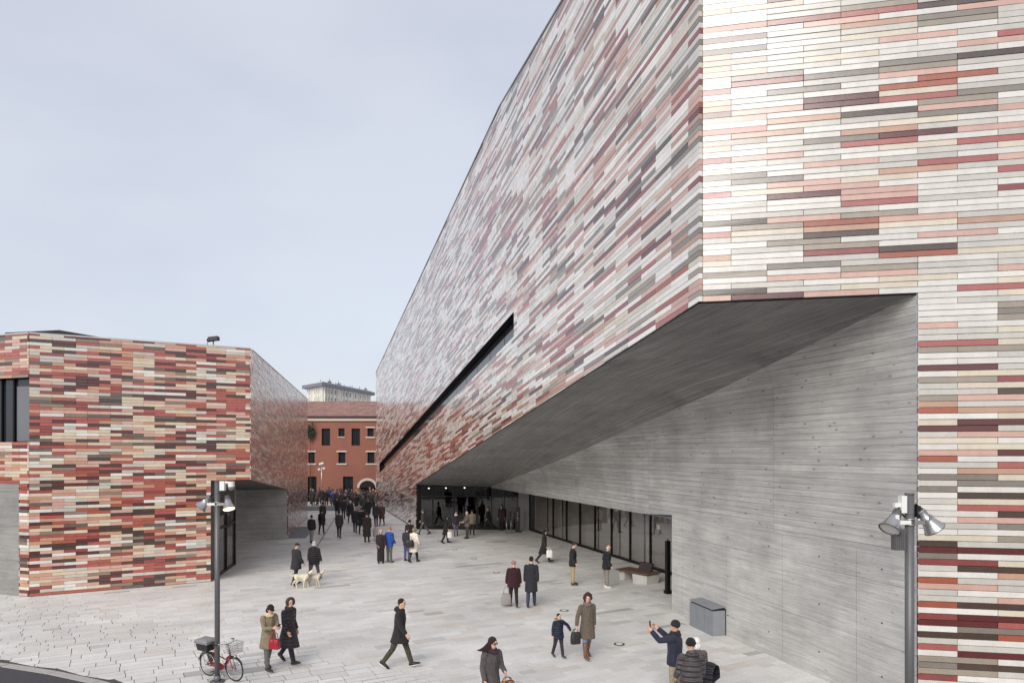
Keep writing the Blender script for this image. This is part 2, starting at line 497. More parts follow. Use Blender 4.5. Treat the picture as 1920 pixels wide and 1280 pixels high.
# ------------------------------------------------------------------ planes of the two clad buildings (plan coordinates)
class Plane:
    def __init__(s, O, d, n):
        s.O = Vector((O[0], O[1], 0)); s.d = Vector((d[0], d[1], 0)).normalized(); s.n = Vector((n[0], n[1], 0)).normalized()
    def p(s, u, z, off=0.0):
        q = s.O + s.d * u + s.n * off; q.z = z
        return q
    def poly(s, pts, off=0.0):
        return [s.p(u, z, off) for u, z in pts]

C = (3.995, 14.84); P1 = (8.17, 14.0); E = (-6.85, 49.5); GW = (-1.66, 50.0); B = (5.49, 23.8)
R = Plane(C, (0.9803, -0.1973), (-0.1973, -0.9803))
F = Plane(C, (-0.2988, 0.9543), (-0.9543, -0.2988))
UP1 = 4.26                      # R: where the concrete wall starts
TE, TF = 36.3, 61.9             # F: where the overhang lands, far end
ZB, ZE, ZT = 8.64, 3.19, 20.0
def zroof(t): return ZT - 0.1292 * max(0.0, t - 15.18)
K0 = (-18.5, 26.0)
L = Plane(K0, (0.872, 0.4895), (0.4895, -0.872))
SK, S395, SD = 0.33, 6.64, 8.23
D = L.p(SD, 0)
LS = Plane(D, (-0.2022, 0.9793), (0.9793, 0.2022))
KC = L.p(SK, 0)
LE = Plane(KC, (-0.954, 0.30), (-0.30, -0.954))
LTOP, LOV = 9.93, 4.27
ROW = 0.1217

PAL = [lin(c) for c in [(210, 207, 202), (189, 186, 179), (203, 193, 176), (196, 160, 148), (148, 138, 125), (124, 117, 109),
                        (160, 90, 85), (152, 84, 64), (88, 38, 38), (72, 57, 49), (132, 66, 64), (178, 142, 122)]]
PAL_L = [lin(c) for c in [(216, 212, 204), (192, 187, 177), (206, 190, 166), (198, 160, 145), (136, 118, 104), (102, 90, 82),
                          (164, 84, 78), (160, 86, 66), (88, 38, 37), (72, 52, 44), (140, 66, 60), (188, 144, 118)]]
PAL_F = [lin((228, 224, 220)), lin((206, 202, 196))] + PAL[2:]
W_R1 = [32, 26, 9, 11, 6, 4, 6, 2, 4, 2, 4, 4]
W_R2 = [24, 19, 10, 7, 7, 4, 8, 4, 7, 7, 3, 4]
W_F1 = [27, 22, 7, 11, 8, 8, 6, 2, 3, 3, 6, 4]
W_F2 = [22, 18, 10, 10, 6, 5, 8, 3, 5, 5, 6, 5]
def W_R(z): return W_R1 if z > 7.0 else W_R2
def W_F(z): return W_F1 if z > 9.5 else W_F2  # lower rows redder, partly reflected red put into the tile colours
def W_L(z): return [10, 9, 14, 13, 6, 4, 11, 8, 7, 9, 6, 11]
def W_LS(z): return [8, 8, 8, 10, 6, 6, 13, 8, 7, 9, 8, 9]

def tile_polys(hulls, k, tl, weights, seed, umin, umax, zmin, zmax, holes=(), gap=(0.004, 0.0045), off_even=0.0):
    rng = random.Random(seed)
    out = []
    wmin = min(zmin + k * umin, zmin + k * umax); wmax = max(zmax + k * umin, zmax + k * umax)
    for i in range(int(math.floor(wmin / ROW)), int(math.ceil(wmax / ROW))):
        w0, w1 = i * ROW + gap[1], (i + 1) * ROW - gap[1]
        off = off_even + (tl / 2 if i % 2 else 0.0)
        if rng.random() < 0.12: off += tl / 2
        prev = -1
        for j in range(int(math.floor((umin - off) / tl)) - 1, int(math.ceil((umax - off) / tl)) + 1):
            wt_ = weights(i * ROW - k * (j * tl + off))
            c = rng.choices(range(len(PAL)), wt_)[0]
            if c == prev and rng.random() < 0.6: c = rng.choices(range(len(PAL)), wt_)[0]
            prev = c
            v = rng.uniform(0.93, 1.05)
            proud = rng.uniform(0.0, 0.008)
            ua, ub = j * tl + off + gap[0], (j + 1) * tl + off - gap[0]
            if ub < umin or ua > umax: continue
            q = [(ua, w0 - k * ua), (ub, w0 - k * ub), (ub, w1 - k * ub), (ua, w1 - k * ua)]
            for h in hulls:
                pieces = [clip_convex(q, h)]
                for (hw0, hw1, hu0, hu1) in holes:
                    nw = []
                    for pc in pieces:
                        if len(pc) < 3: continue
                        if (w0 + w1) / 2 < hw0 or (w0 + w1) / 2 > hw1: nw.append(pc)
                        else:
                            nw.append(clip_half(pc, -1, 0, hu0)); nw.append(clip_half(pc, 1, 0, -hu1))
                    pieces = nw
                for pc in pieces:
                    if len(pc) >= 3 and area(pc) > 0.0015:
                        out.append((pc, c, v, proud, area(pc) > 0.985 * area(q), i))
    return out

def emit_tile(mb, plane, pc, c, v, proud, thick, pal=PAL):
    colr = tuple(pal[c][k] * v for k in range(3)) + (1.0,)
    n = len(pc)
    fr = [plane.p(u, z, proud + TILT.uniform(-0.0012, 0.0012)) for u, z in pc]; bk = [plane.p(u, z, proud - thick) for u, z in pc]
    mb.add(fr + bk, [tuple(range(n))] + [(i, n + i, n + (i + 1) % n, (i + 1) % n) for i in range(n)], 0, colr)

TILT = random.Random(99)
TILE_MESH = {}
def single_tile(plane, key, pc, c, v, proud, thick, parent, name='facade_tile', pal=PAL):
    u0, u1 = pc[0][0], pc[1][0]; z0, z1 = pc[0][1], pc[2][1]
    w, h = u1 - u0, z1 - z0
    vq = round((v - 0.93) / 0.03)
    k2 = (key, c, vq)
    if k2 not in TILE_MESH:
        mb = MB()
        colr = tuple(pal[c][k] * (0.93 + 0.03 * vq) for k in range(3)) + (1.0,)
        e = 0.004
        f = [(-w / 2 + e, 0, -h / 2 + e), (w / 2 - e, 0, -h / 2 + e), (w / 2 - e, 0, h / 2 - e), (-w / 2 + e, 0, h / 2 - e)]
        m_ = [(-w / 2, e, -h / 2), (w / 2, e, -h / 2), (w / 2, e, h / 2), (-w / 2, e, h / 2)]
        bk = [(x, thick, z) for x, _, z in m_]
        mb.add(f + m_ + bk, [(0, 1, 2, 3)] + [(i, 4 + i, 4 + (i + 1) % 4, (i + 1) % 4) for i in range(4)] + [(4 + i, 8 + i, 8 + (i + 1) % 4, 4 + (i + 1) % 4) for i in range(4)], 0, colr)
        o = mb.build(name, M_TILE)
        TILE_MESH[k2] = o.data
    else:
        o = bpy.data.objects.new(name, TILE_MESH[k2]); col.objects.link(o)
    o.parent = parent
    o.location = plane.p((u0 + u1) / 2, (z0 + z1) / 2, proud) - parent.location
    o.rotation_euler = (TILT.uniform(-0.009, 0.009), 0, math.atan2(plane.d.y, plane.d.x) + TILT.uniform(-0.0015, 0.0015))
    return o

def pick_largest(plane, tl_, n=300):
    cand = []
    for idx, t in enumerate(tl_):
        if not t[4]: continue
        q = [proj(plane.p(u, z)) for u, z in t[0]]
        cx = sum(a for a, _ in q) / 4; cy = sum(b for _, b in q) / 4
        if 0 < cx < 1920 and 0 < cy < 1280: cand.append((-area(q), idx))
    cand.sort()
    return set(i for _, i in cand[:n])

def sheet(name, plane, pts, off, mat, parent, uv=True, back=None):
    """vertical wall sheet; optional thickness backwards"""
    mb = MB()
    fr = plane.poly(pts, off)
    n = len(fr)
    if back:
        bk = plane.poly(pts, off - back)
        mb.add(fr + bk, [tuple(range(n)), tuple(range(2 * n - 1, n - 1, -1))] + [(i, n + i, n + (i + 1) % n, (i + 1) % n) for i in range(n)], 0, None,
               [list(pts), list(reversed(pts))] + [[pts[i], pts[i], pts[(i + 1) % n], pts[(i + 1) % n]] for i in range(n)])
    else:
        mb.add(fr, [tuple(range(n))], 0, None, [list(pts)])
    return mb.build(name, mat, parent)

def soft_sheet(name, pts3, mat, parent, udir, thick=None):
    mb = MB(); pts3 = [Vector(p) for p in pts3]; n = len(pts3)
    ud = Vector(udir).normalized()
    nn = Vector((0, 0, 0))
    for i in range(n): nn += pts3[i].cross(pts3[(i + 1) % n])
    nn.normalize(); vd = nn.cross(ud).normalized()
    uv = [(p.dot(ud), p.dot(vd)) for p in pts3]
    if thick:
        bk = [p + Vector((0, 0, thick)) for p in pts3]
        mb.add(pts3 + bk, [tuple(range(n)), tuple(range(2 * n - 1, n - 1, -1))] + [(i, n + i, n + (i + 1) % n, (i + 1) % n) for i in range(n)], 0, None,
               [uv, uv[::-1]] + [[uv[i], uv[i], uv[(i + 1) % n], uv[(i + 1) % n]] for i in range(n)])
    else:
        mb.add(pts3, [tuple(range(n))], 0, None, [uv])
    return mb.build(name, mat, parent)

# ------------------------------------------------------------------ ground, road, kerb, paving
def flat(name, pts, z, mat, kind='structure', parent=None):
    mb = MB(); mb.add([(x, y, z) for x, y in pts], [tuple(range(len(pts)))])
    o = mb.build(name, mat, parent)
    if kind: o['kind'] = kind
    return o

ground = flat('ground', [(-900, -300), (900, -300), (900, 1500), (-900, 1500)], -0.012, M_BED)
KERB = [(-60, 22.5), (-40, 21.6), (-30, 20.7), (-22, 19.5), (-17, 18.62), (-13.0, 17.62), (-11.4, 17.02), (-9.9, 16.32), (-8.2, 15.35), (-6.4, 14.0), (-4.6, 12.2), (-3.2, 10.2), (-2.2, 7.5), (-1.8, 3.0), (-1.8, -20)]
def kerb_off(d):
    out = []
    for i, p in enumerate(KERB):
        a = Vector(KERB[max(0, i - 1)]); b = Vector(KERB[min(len(KERB) - 1, i + 1)])
        t = (b - a).normalized(); out.append((p[0] - t.y * d, p[1] + t.x * d))
    return out
M_ASPH = plain('asphalt', (66, 65, 68), 0.85, 0, 0.22, 60, 0.5)
_k0 = kerb_off(-0.02)
flat('road', [(-60, -20)] + _k0, -0.008, M_ASPH)
mbk = MB()
ka, kb = kerb_off(0.0), kerb_off(0.24)
M_KERB = plain('kerb_stone', (168, 164, 160), 0.75, 0, 0.12, 9, 0.3)
for i in range(len(ka) - 1):
    segs = max(1, int((Vector(ka[i + 1]) - Vector(ka[i])).length / 1.0))
    for s_ in range(segs):
        f0, f1 = s_ / segs + 0.006, (s_ + 1) / segs - 0.006
        q = []
        for (A_, f_) in ((ka, f0), (ka, f1), (kb, f1), (kb, f0)):
            q.append((A_[i][0] + (A_[i + 1][0] - A_[i][0]) * f_, A_[i][1] + (A_[i + 1][1] - A_[i][1]) * f_, 0.004))
        mbk.prism(q, (0, 0, -0.13))
kerb = mbk.build('kerb', M_KERB); kerb['kind'] = 'structure'

def road_side(x, y):
    for i in range(len(kb) - 1):
        if kb[i][1] >= y > kb[i + 1][1] if kb[i + 1][1] < kb[i][1] else False:
            t = (kb[i][1] - y) / (kb[i][1] - kb[i + 1][1])
            return x < kb[i][0] + (kb[i + 1][0] - kb[i][0]) * t
    return y <= kb[-1][1] or (x < -30 and y < 20)

def kerb_clip(poly, cx, cy):
    best, bi = 1e9, 0
    for i in range(len(kb) - 1):
        m_ = ((kb[i][0] + kb[i + 1][0]) / 2 - cx) ** 2 + ((kb[i][1] + kb[i + 1][1]) / 2 - cy) ** 2
        if m_ < best: best, bi = m_, i
    if best > 9: return poly
    for i in (bi - 1, bi, bi + 1):
        if 0 <= i < len(kb) - 1:
            p, q = kb[i], kb[i + 1]; dx, dy = q[0] - p[0], q[1] - p[1]
            poly = clip_half(poly, -dy, dx, dy * p[0] - dx * p[1])
            if len(poly) < 3: return []
    return poly

def in_square(x, y):
    if y < 11.5 or y > 78 or x < -29 or x > 9: return False
    if road_side(x - 0.2, y - 0.7) and road_side(x - 0.6, y - 0.3) and road_side(x + 0.3, y + 0.6): return False
    if y > 27:
        xl = D.x - 0.2065 * (y - D.y) - (0.5 if y > 43.5 else 4.5)
        if y < 30 and x < -12.0:
            if (x - K0[0]) * 0.4895 - (y - K0[1]) * 0.872 < -0.5: return False
        if y >= 30 and x < xl: return False
    if y > 14 and x > 8.6 - 0.273 * (y - 14) and not (24 < y < 50 and x < 8.9 - 0.324 * (y - 26)): return False
    if y > 50.5 and x > C[0] - 0.3131 * (y - C[1]) + 0.4: return False
    return True

rngp = random.Random(11)
ST = [(lin((216, 214, 210)), 48), (lin((211, 208, 203)), 30), (lin((221, 219, 216)), 16), (lin((211, 204, 195)), 4), (lin((196, 193, 188)), 3), (lin((180, 176, 171)), 1.1)]
pd = Vector((0.872, 0.4895)); pp = Vector((-0.4895, 0.872))
stones = []
q = -6.0
while q < 84:
    h = rngp.choice([0.26, 0.30, 0.34, 0.40])
    r_ = -34.0 + rngp.uniform(0, 0.6)
    run = 0; cc = ST[0][0]
    while r_ < 52:
        ln = rngp.uniform(0.42, 0.98)
        cx = pd.x * (r_ + ln / 2) + pp.x * (q + h / 2); cy = pd.y * (r_ + ln / 2) + pp.y * (q + h / 2)
        if run <= 0:
            cc = rngp.choices([s[0] for s in ST], [s[1] for s in ST])[0]
            run = 1 if cc[0] > 0.5 else rngp.choice([1, 1, 2, 3])
        run -= 1
        if in_square(cx, cy):
            v = rngp.uniform(0.95, 1.04)
            stones.append((r_, q, ln, h, tuple(cc[i] * v for i in range(3)) + (1,), (cx, cy), rngp.uniform(-0.0025, 0.0025)))
        r_ += ln
    q += h
def in_frame(cx, cy):
    if cy < 13: return None
    x, y = proj((cx, cy, 0))
    return (0 < x < 1920 and y < 1280)
vis = [i for i, s in enumerate(stones) if in_frame(*s[5])]
vis.sort(key=lambda i: -(stones[i][2] * stones[i][3] / (stones[i][5][1] ** 3)))
single = set(vis[:300])
mbs = MB()
def stone_geo(mb, s, c0=(0, 0)):
    r0, q0, ln, h, cc, _, dz = s
    worn = -0.55 * s[5][0] - s[5][1] + 16.6 > 0
    g = 0.003 + 0.002 * (abs(math.sin(r0 * 13.7))) + (0.004 if worn else 0.0); gq = g + (0.014 if worn else 0.001)
    pts = []
    for a, b in ((r0 + g, q0 + gq), (r0 + ln - g, q0 + gq), (r0 + ln - g, q0 + h - gq), (r0 + g, q0 + h - gq)):
        pts.append((pd.x * a + pp.x * b, pd.y * a + pp.y * b))
    if s[5][1] < 21: pts = kerb_clip(pts, s[5][0], s[5][1])
    if len(pts) < 3: return
    n = len(pts)
    pts = [(x - c0[0], y - c0[1], dz) for x, y in pts]
    lo = [(x, y, -0.03) for x, y, _ in pts]
    mb.add(pts + lo, [tuple(range(n))] + [(i, n + i, n + (i + 1) % n, (i + 1) % n) for i in range(n)], 0, cc)
for i, s in enumerate(stones):
    if i in single:
        m1 = MB(); stone_geo(m1, s, s[5])
        if not m1.f: continue
        o = m1.build('paving_stone', M_STONE); o.parent = ground; o.location = (s[5][0], s[5][1], 0.0)
    else:
        stone_geo(mbs, s)
o = mbs.build('paving', M_STONE, ground, world=False); o['kind'] = 'stuff'

# slot drain running up the alley
dA, dB = gp(588, 1034), gp(640, 952)
dd_ = (dB - dA).normalized(); dn_ = Vector((dd_.y, -dd_.x, 0)) * 0.035
mb = MB(); mb.prism([dA - dn_ + Vector((0, 0, 0.006)), dA + dn_ + Vector((0, 0, 0.006)), dB + dn_ + Vector((0, 0, 0.006)), dB - dn_ + Vector((0, 0, 0.006))], (0, 0, -0.05))
o = mb.build('slot_drain', plain('drain_steel', (104, 102, 100), 0.5, 0.3)); o['kind'] = 'structure'

# ------------------------------------------------------------------ museum: the tall building on the right
museum = empty('museum_building', (4.0, 14.84, 0), 'tall museum clad in white, pink and maroon ceramic strips over a concrete entrance', 'building')
hF1 = [(-0.035, ZB), (TE, ZE), (TE, zroof(TE)), (15.18, ZT), (-0.035, ZT)]
hF2 = [(TE, 0.02), (TF, 0.02), (TF, zroof(TF)), (TE, zroof(TE))]
hF1 = [(-0.035, ZB), (TE, ZE + 0.02), (TE, zroof(TE)), (15.18, ZT), (-0.035, ZT)]
KF = 0.1454
SLOT = (98 * ROW, 106 * ROW, 13.1, 58.9)
mb = MB()
for t in tile_polys([hF1, hF2], KF, 1.446, W_F, 5, -0.04, TF, 0, ZT, [SLOT], off_even=0.4):
    rr = random.Random(t[5]); pc = t[0]
    emit_tile(mb, F, pc, t[1], t[2], t[3] + 0.004, 0.085, PAL_F)
o = mb.build('side_cladding', M_TILE, museum); o['kind'] = 'stuff'
UR = 13.0
hR1 = [(0.09, ZB), (UP1 + 0.02, ZB), (UP1 + 0.02, ZT), (0.09, ZT)]
hR2 = [(UP1 + 0.02, 0.02), (UR, 0.02), (UR, ZT), (UP1 + 0.02, ZT)]
hR = [(0.09, ZB), (UR, ZB), (UR, ZT), (0.09, ZT)]
hRl = [(UP1 + 0.02, 0.02), (UR, 0.02), (UR, ZB), (UP1 + 0.02, ZB)]
tR = tile_polys([hR, hRl], 0.0, 1.446, W_R, 21, 0.09, UR, 0, ZT, off_even=UP1 + 0.02)
big = pick_largest(R, tR)
mb = MB()
for i, t in enumerate(tR):
    if i in big: single_tile(R, 'R', t[0], t[1], t[2], t[3], 0.05, museum)
    else: emit_tile(mb, R, t[0], t[1], t[2], t[3], 0.05)
o = mb.build('front_cladding', M_TILE, museum); o['kind'] = 'stuff'
# dark backing behind the tiles, split round the long slot window
def slot_parts(h):
    w0, w1, u0, u1 = SLOT
    k = KF
    res = [clip_half(h, k, 1, -w1), clip_half(h, -k, -1, w0)]
    band = clip_half(clip_half(h, -k, -1, w1), k, 1, -w0)
    if len(band) >= 3: res += [clip_half(band, -1, 0, u0), clip_half(band, 1, 0, -u1)]
    return [r_ for r_ in res if len(r_) >= 3 and area(r_) > 0.001]
mb = MB()
for h in ([(0.0, ZB), (TE, ZE), (TE, zroof(TE)), (15.18, ZT), (0.0, ZT)], hF2):
    for part in slot_parts(h):
        mb.add(F.poly(part, -0.06), [tuple(range(len(part)))])
for h in ([(0.06, ZB), (UR, ZB), (UR, ZT), (0.06, ZT)], [(UP1 + 0.06, 0), (UR, 0), (UR, ZB), (UP1 + 0.06, ZB)]):
    mb.add(R.poly(h, -0.04), [tuple(range(len(h)))])
mb.build('backing_wall', M_BACK, museum)
# slot window: dark sill, head and jambs and the glass set back
w0, w1, u0, u1 = SLOT
def wz(u, w): return w - KF * u
mb = MB(); dpt = 0.42
for (a, b) in (((u0, w0), (u1, w0)), ((u1, w0), (u1, w1)), ((u1, w1), (u0, w1)), ((u0, w1), (u0, w0))):
    mb.add([F.p(a[0], wz(*a), -0.005), F.p(b[0], wz(*b), -0.005), F.p(b[0], wz(*b), -dpt), F.p(a[0], wz(*a), -dpt)], [(0, 1, 2, 3)])
win = mb.build('slot_window', M_DARKM, museum)
mb = MB()
nu = 20
for i in range(nu):
    ua = u0 + (u1 - u0) * i / nu + 0.03; ub = u0 + (u1 - u0) * (i + 1) / nu - 0.03
    mb.add([F.p(ua, wz(ua, w0 + 0.05), -0.3), F.p(ub, wz(ub, w0 + 0.05), -0.3), F.p(ub, wz(ub, w1 - 0.05), -0.3), F.p(ua, wz(ua, w1 - 0.05), -0.3)], [(0, 1, 2, 3)])
mb.build('pane', M_WINGLASS, win, world=True)
mb = MB(); mb.add([F.p(u0, wz(u0, w0), -dpt), F.p(u1, wz(u1, w0), -dpt), F.p(u1, wz(u1, w1), -dpt), F.p(u0, wz(u0, w1), -dpt)], [(0, 1, 2, 3)])
mb.build('window_back', M_BACK, win)
# roof, coping and hidden sides
mb = MB()
prof = [(0, ZT), (15.18, ZT), (TF, zroof(TF))]
far = Vector((24, 6, 0))
for i in range(2):
    a, b = prof[i], prof[i + 1]
    pa, pb = F.p(a[0], a[1] - 0.06, -0.05), F.p(b[0], b[1] - 0.06, -0.05)
    mb.add([pa, pb, pb + far, pa + far], [(0, 1, 2, 3)])
pf = F.p(TF, 0, -0.05); pf2 = pf + far
mb.add([pf, pf2, pf2 + Vector((0, 0, zroof(TF))), pf + Vector((0, 0, zroof(TF)))], [(0, 1, 2, 3)])
re = R.p(UR, 0, -0.05)
mb.add([re, re + Vector((3, 12, 0)), re + Vector((3, 12, ZT)), re + Vector((0, 0, ZT))], [(0, 1, 2, 3)])
mb.build('roof', M_ZINC, museum)
mb = MB()
for i in range(2):
    a, b = prof[i], prof[i + 1]
    mb.prism([F.p(a[0] - 0.03 * (i == 0), a[1] - 0.01, 0.03), F.p(b[0], b[1] - 0.01, 0.03), F.p(b[0], b[1] + 0.07, 0.03), F.p(a[0] - 0.03 * (i == 0), a[1] + 0.07, 0.03)], F.n * -0.5)
mb.build('coping', M_ZINC, museum)

# the concrete wall and soffit below the overhang
Wp = Plane(P1, (B[0] - P1[0], B[1] - P1[1]), (-(B[1] - P1[1]), (B[0] - P1[0])))
lB = math.hypot(B[0] - P1[0], B[1] - P1[1]); lG = lB * (GW[1] - P1[1]) / (B[1] - P1[1])
Wp.n = Vector((-Wp.d.y, Wp.d.x, 0))
if Wp.n.x > 0: Wp.n = -Wp.n
# soffit plane through C, P1 and E
A3 = Vector((C[0], C[1], ZB)); B3 = Vector((P1[0], P1[1], ZB)); E3 = Vector((E[0], E[1], ZE))
ns = (B3 - A3).cross(E3 - A3)
def zsof(x, y): return A3.z - (ns.x * (x - A3.x) + ns.y * (y - A3.y)) / ns.z
def pW(u): q = Wp.p(u, 0); return q
gw = pW(lG)
def lip(u): return 3.17 - 0.19 * max(0.0, u - lB) / (lG - lB)
zl = 3.30
sheet('lower_concrete_wall', Wp, [(0.0, 0), (lB, 0), (lB, 3.17), (lB, zl), (0.0, zl)], 0.0, M_PANEL, museum)
up = [(0.0, zl), (lB, zl)]
poly_up = [(0.0, zl), (lB, zl), (lB, 3.17), (lG, lip(lG)), (lG, zsof(gw.x, gw.y))] + [(lG * (1 - k / 6), zsof(pW(lG * (1 - k / 6)).x, pW(lG * (1 - k / 6)).y)) for k in range(1, 7)]
# split so that every piece stays convex
us = [0.0, lB] + [lB + (lG - lB) * k / 6 for k in range(1, 7)]
ust = [0.0, 0.5, 1.0, 1.7, 2.6, 3.8, 5.2, 7.0, lB] + [lB + (lG - lB) * k / 12 for k in range(1, 13)]
FE = E3 - A3
def fillet(u):
    """section of the cast concrete at station u: wall foot, wall, curve, soffit, edge over the plaza"""
    w = pW(u); zs = zsof(w.x, w.y)
    zb_ = zl if u <= lB + 1e-6 else lip(u)
    r = min(1.7, 0.04 + 0.22 * u, (zs - zb_) * 0.7)
    t_ = min(1.0, max(0.0, (w.y - P1[1]) / (GW[1] - P1[1])))
    e = A3.lerp(E3, t_) if t_ > 0 else A3          # matching point on the outer edge
    out = Vector((e.x - w.x, e.y - w.y, 0)); wd = out.length; out.normalize()
    top = Vector((w.x, w.y, zs)); 
    edge = Vector((e.x, e.y, zsof(e.x, e.y)))
    sd = (edge - top).normalized()
    pts = [Vector((w.x, w.y, zb_))]
    n_ = 8
    for k in range(n_ + 1):
        f = k / n_
        # quadratic curve from the wall to the soffit
        p0 = top - Vector((0, 0, r)); p2 = top + sd * r
        pts.append(p0 * (1 - f) ** 2 + top * 2 * f * (1 - f) + p2 * f * f)
    return pts, edge, zb_, r
secs = [fillet(u) for u in ust]
mb = MB()
for i in range(len(ust) - 1):
    pa, pb = secs[i][0], secs[i + 1][0]
    la = [pa[0].z]; lb_ = [pb[0].z]
    for k in range(1, len(pa)): la.append(la[-1] + (pa[k] - pa[k - 1]).length); lb_.append(lb_[-1] + (pb[k] - pb[k - 1]).length)
    off_ = Wp.n * 0.004
    for k in range(len(pa) - 1):
        if k > 4: continue
        mb.add([pa[k] + off_, pb[k] + off_, pb[k + 1] + off_, pa[k + 1] + off_], [(0, 1, 2, 3)], 0, None, [[(ust[i], la[k]), (ust[i + 1], lb_[k]), (ust[i + 1], lb_[k + 1]), (ust[i], la[k + 1])]])
mb.build('board_marked_wall', M_BOARD, museum, smooth=True)
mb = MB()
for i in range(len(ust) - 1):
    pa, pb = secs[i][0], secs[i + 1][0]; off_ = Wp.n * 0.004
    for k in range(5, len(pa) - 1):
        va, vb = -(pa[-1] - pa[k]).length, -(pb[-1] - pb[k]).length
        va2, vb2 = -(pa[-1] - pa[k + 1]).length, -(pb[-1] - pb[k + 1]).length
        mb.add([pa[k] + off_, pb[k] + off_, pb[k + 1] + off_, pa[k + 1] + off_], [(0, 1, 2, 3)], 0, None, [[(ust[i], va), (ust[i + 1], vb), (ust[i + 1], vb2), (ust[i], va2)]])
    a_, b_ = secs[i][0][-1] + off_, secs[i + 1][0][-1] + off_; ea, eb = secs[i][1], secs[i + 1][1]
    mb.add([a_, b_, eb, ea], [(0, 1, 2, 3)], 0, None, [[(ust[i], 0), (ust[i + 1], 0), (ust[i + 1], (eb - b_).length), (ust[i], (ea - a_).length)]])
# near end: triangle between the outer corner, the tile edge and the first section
mb.build('soffit', M_SOFFIT_SHADE, museum, smooth=True)
mb = MB()
# underside of the wall where it spans the glazing, and jamb of the wall end
GR = (8.6, 26.2); GC = (1.25, 48.9)
for i in range(1, len(us) - 1):
    a, b = us[i], us[i + 1]
    pa, pb = Wp.p(a, lip(a), 0.004), Wp.p(b, lip(b), 0.004)
    mb.add([pa, pb, Wp.p(b, lip(b), -0.45), Wp.p(a, lip(a), -0.45)], [(0, 1, 2, 3)])
mb.add([Wp.p(lB, 0), Wp.p(lB, zl), Vector((GR[0], GR[1], zl)), Vector((GR[0], GR[1], 0))], [(0, 1, 2, 3)])
# ceiling of the recess
b0 = Wp.p(lB, 3.16, -0.44); g0 = Wp.p(lG, 2.99, -0.44)
mb.add([b0, Vector((GR[0] + 0.1, GR[1], 3.16)), Vector((GC[0] + 0.2, GC[1], 2.99)), g0], [(0, 1, 2, 3)])
mb.build('recess_ceiling', M_PANEL, museum)
# thin dark strip painting the shadow gap where the concrete meets the tiles
mb = MB(); mb.box(R.p(UP1 - 0.005, ZB / 2, -0.06), (0.03, 0.06, ZB), Matrix.Rotation(math.atan2(R.d.y, R.d.x), 3, 'Z'))
mb.build('shadow_gap_strip', M_DARKM, museum)
mb = MB()
for (pa, pb) in ((A3, E3), (A3, B3)):
    mb.tube([pa + Vector((0, 0, -0.02)), pb + Vector((0, 0, -0.02))], 0.02, 6)
mb.build('overhang_edge_trim', M_DARKM, museum)

# tie holes of the formwork, and the dark plinth line under the far tiles
mb = MB()
for iu in range(5):
    for iz in range(3):
        c_ = Wp.p(0.9 + iu * 1.95, 0.62 + iz * 1.15, 0.0)
        mb.tube([c_ - Wp.n * 0.01, c_ + Wp.n * 0.004], 0.022, 10)
o = mb.build('tie_hole', plain('tie_hole_plug', (72, 70, 68), 0.9), museum); o['kind'] = 'stuff'
mb = MB(); mb.prism([F.p(TE, 0, 0.03), F.p(TF, 0, 0.03), F.p(TF, 0.07, 0.03), F.p(TE, 0.07, 0.03)], F.n * -0.05); mb.build('base_trim', M_DARKM, museum)

# entrance glazing: front and long side run of panes with dark mullions
def glazing(A_, B_, z1, cuts, parent, transom=None, gm=None):
    gm = gm or M_GLASS
    A_ = Vector((A_[0], A_[1], 0)); B_ = Vector((B_[0], B_[1], 0)); d = (B_ - A_); Ln = d.length; d.normalize()
    nrm = Vector((-d.y, d.x, 0)); rz = Matrix.Rotation(math.atan2(d.y, d.x), 3, 'Z')
    cuts = [0.0] + list(cuts) + [1.0]
    for i in range(len(cuts) - 1):
        a, b = cuts[i] * Ln, cuts[i + 1] * Ln
        mb = MB(); c = A_ + d * (a + b) / 2
        mb.box((c.x, c.y, 0.12 + (z1 - 0.2) / 2), (b - a - 0.05, 0.02, z1 - 0.24), rz)
        mb.build('glass_pane', gm, parent)
    for i, c_ in enumerate(cuts):
        c = A_ + d * min(max(c_ * Ln, 0.03), Ln - 0.03)
        mb = MB(); mb.box((c.x, c.y, z1 / 2), (0.07, 0.12, z1 - 0.004), rz); mb.build('mullion', M_DARKM, parent)
    c = (A_ + B_) / 2
    mb = MB(); mb.box((c.x, c.y, 0.06), (Ln - 0.02, 0.10, 0.118), rz); mb.build('bottom_rail', M_DARKM, parent)
    mb = MB(); mb.box((c.x, c.y, z1 - 0.04), (Ln - 0.02, 0.10, 0.078), rz); mb.build('top_rail', M_DARKM, parent)
    if transom:
        mb = MB(); mb.box((c.x, c.y, transom), (Ln - 0.02, 0.09, 0.06), rz); mb.build('transom', M_DARKM, parent)

def cut_x(A_, B_, xs):
    out = []
    for x in xs:
        k = (x - 960.0) / FPX
        t = (k * A_[1] - A_[0]) / ((B_[0] - A_[0]) - k * (B_[1] - A_[1])); out.append(t)
    return sorted(t for t in out if 0.01 < t < 0.99)
FA, FB = (-6.8, 49.62), (0.45, 49.25)
glazing(FA, FB, 3.15, cut_x(FA, FB, [812, 852, 895, 922, 946]), museum, transom=2.35)
SA, SB_ = GC, GR
_sd = Vector((SB_[0] - SA[0], SB_[1] - SA[1], 0)).normalized(); sn0 = Vector((_sd.y, -_sd.x, 0)); sn0 = sn0 if sn0.x < 0 else -sn0
M_PANE_BRIGHT = plain('pale_pane_brightener', (182, 176, 168), 0.85, 0, 0.06, 0.8)  # pale sheets added behind the side glass to brighten its panes
glazing(SA, SB_, 3.0, cut_x(SA, SB_, [1037.5, 1062.5, 1088, 1116, 1147, 1182, 1220, 1268]), museum, gm=M_GLASS2)
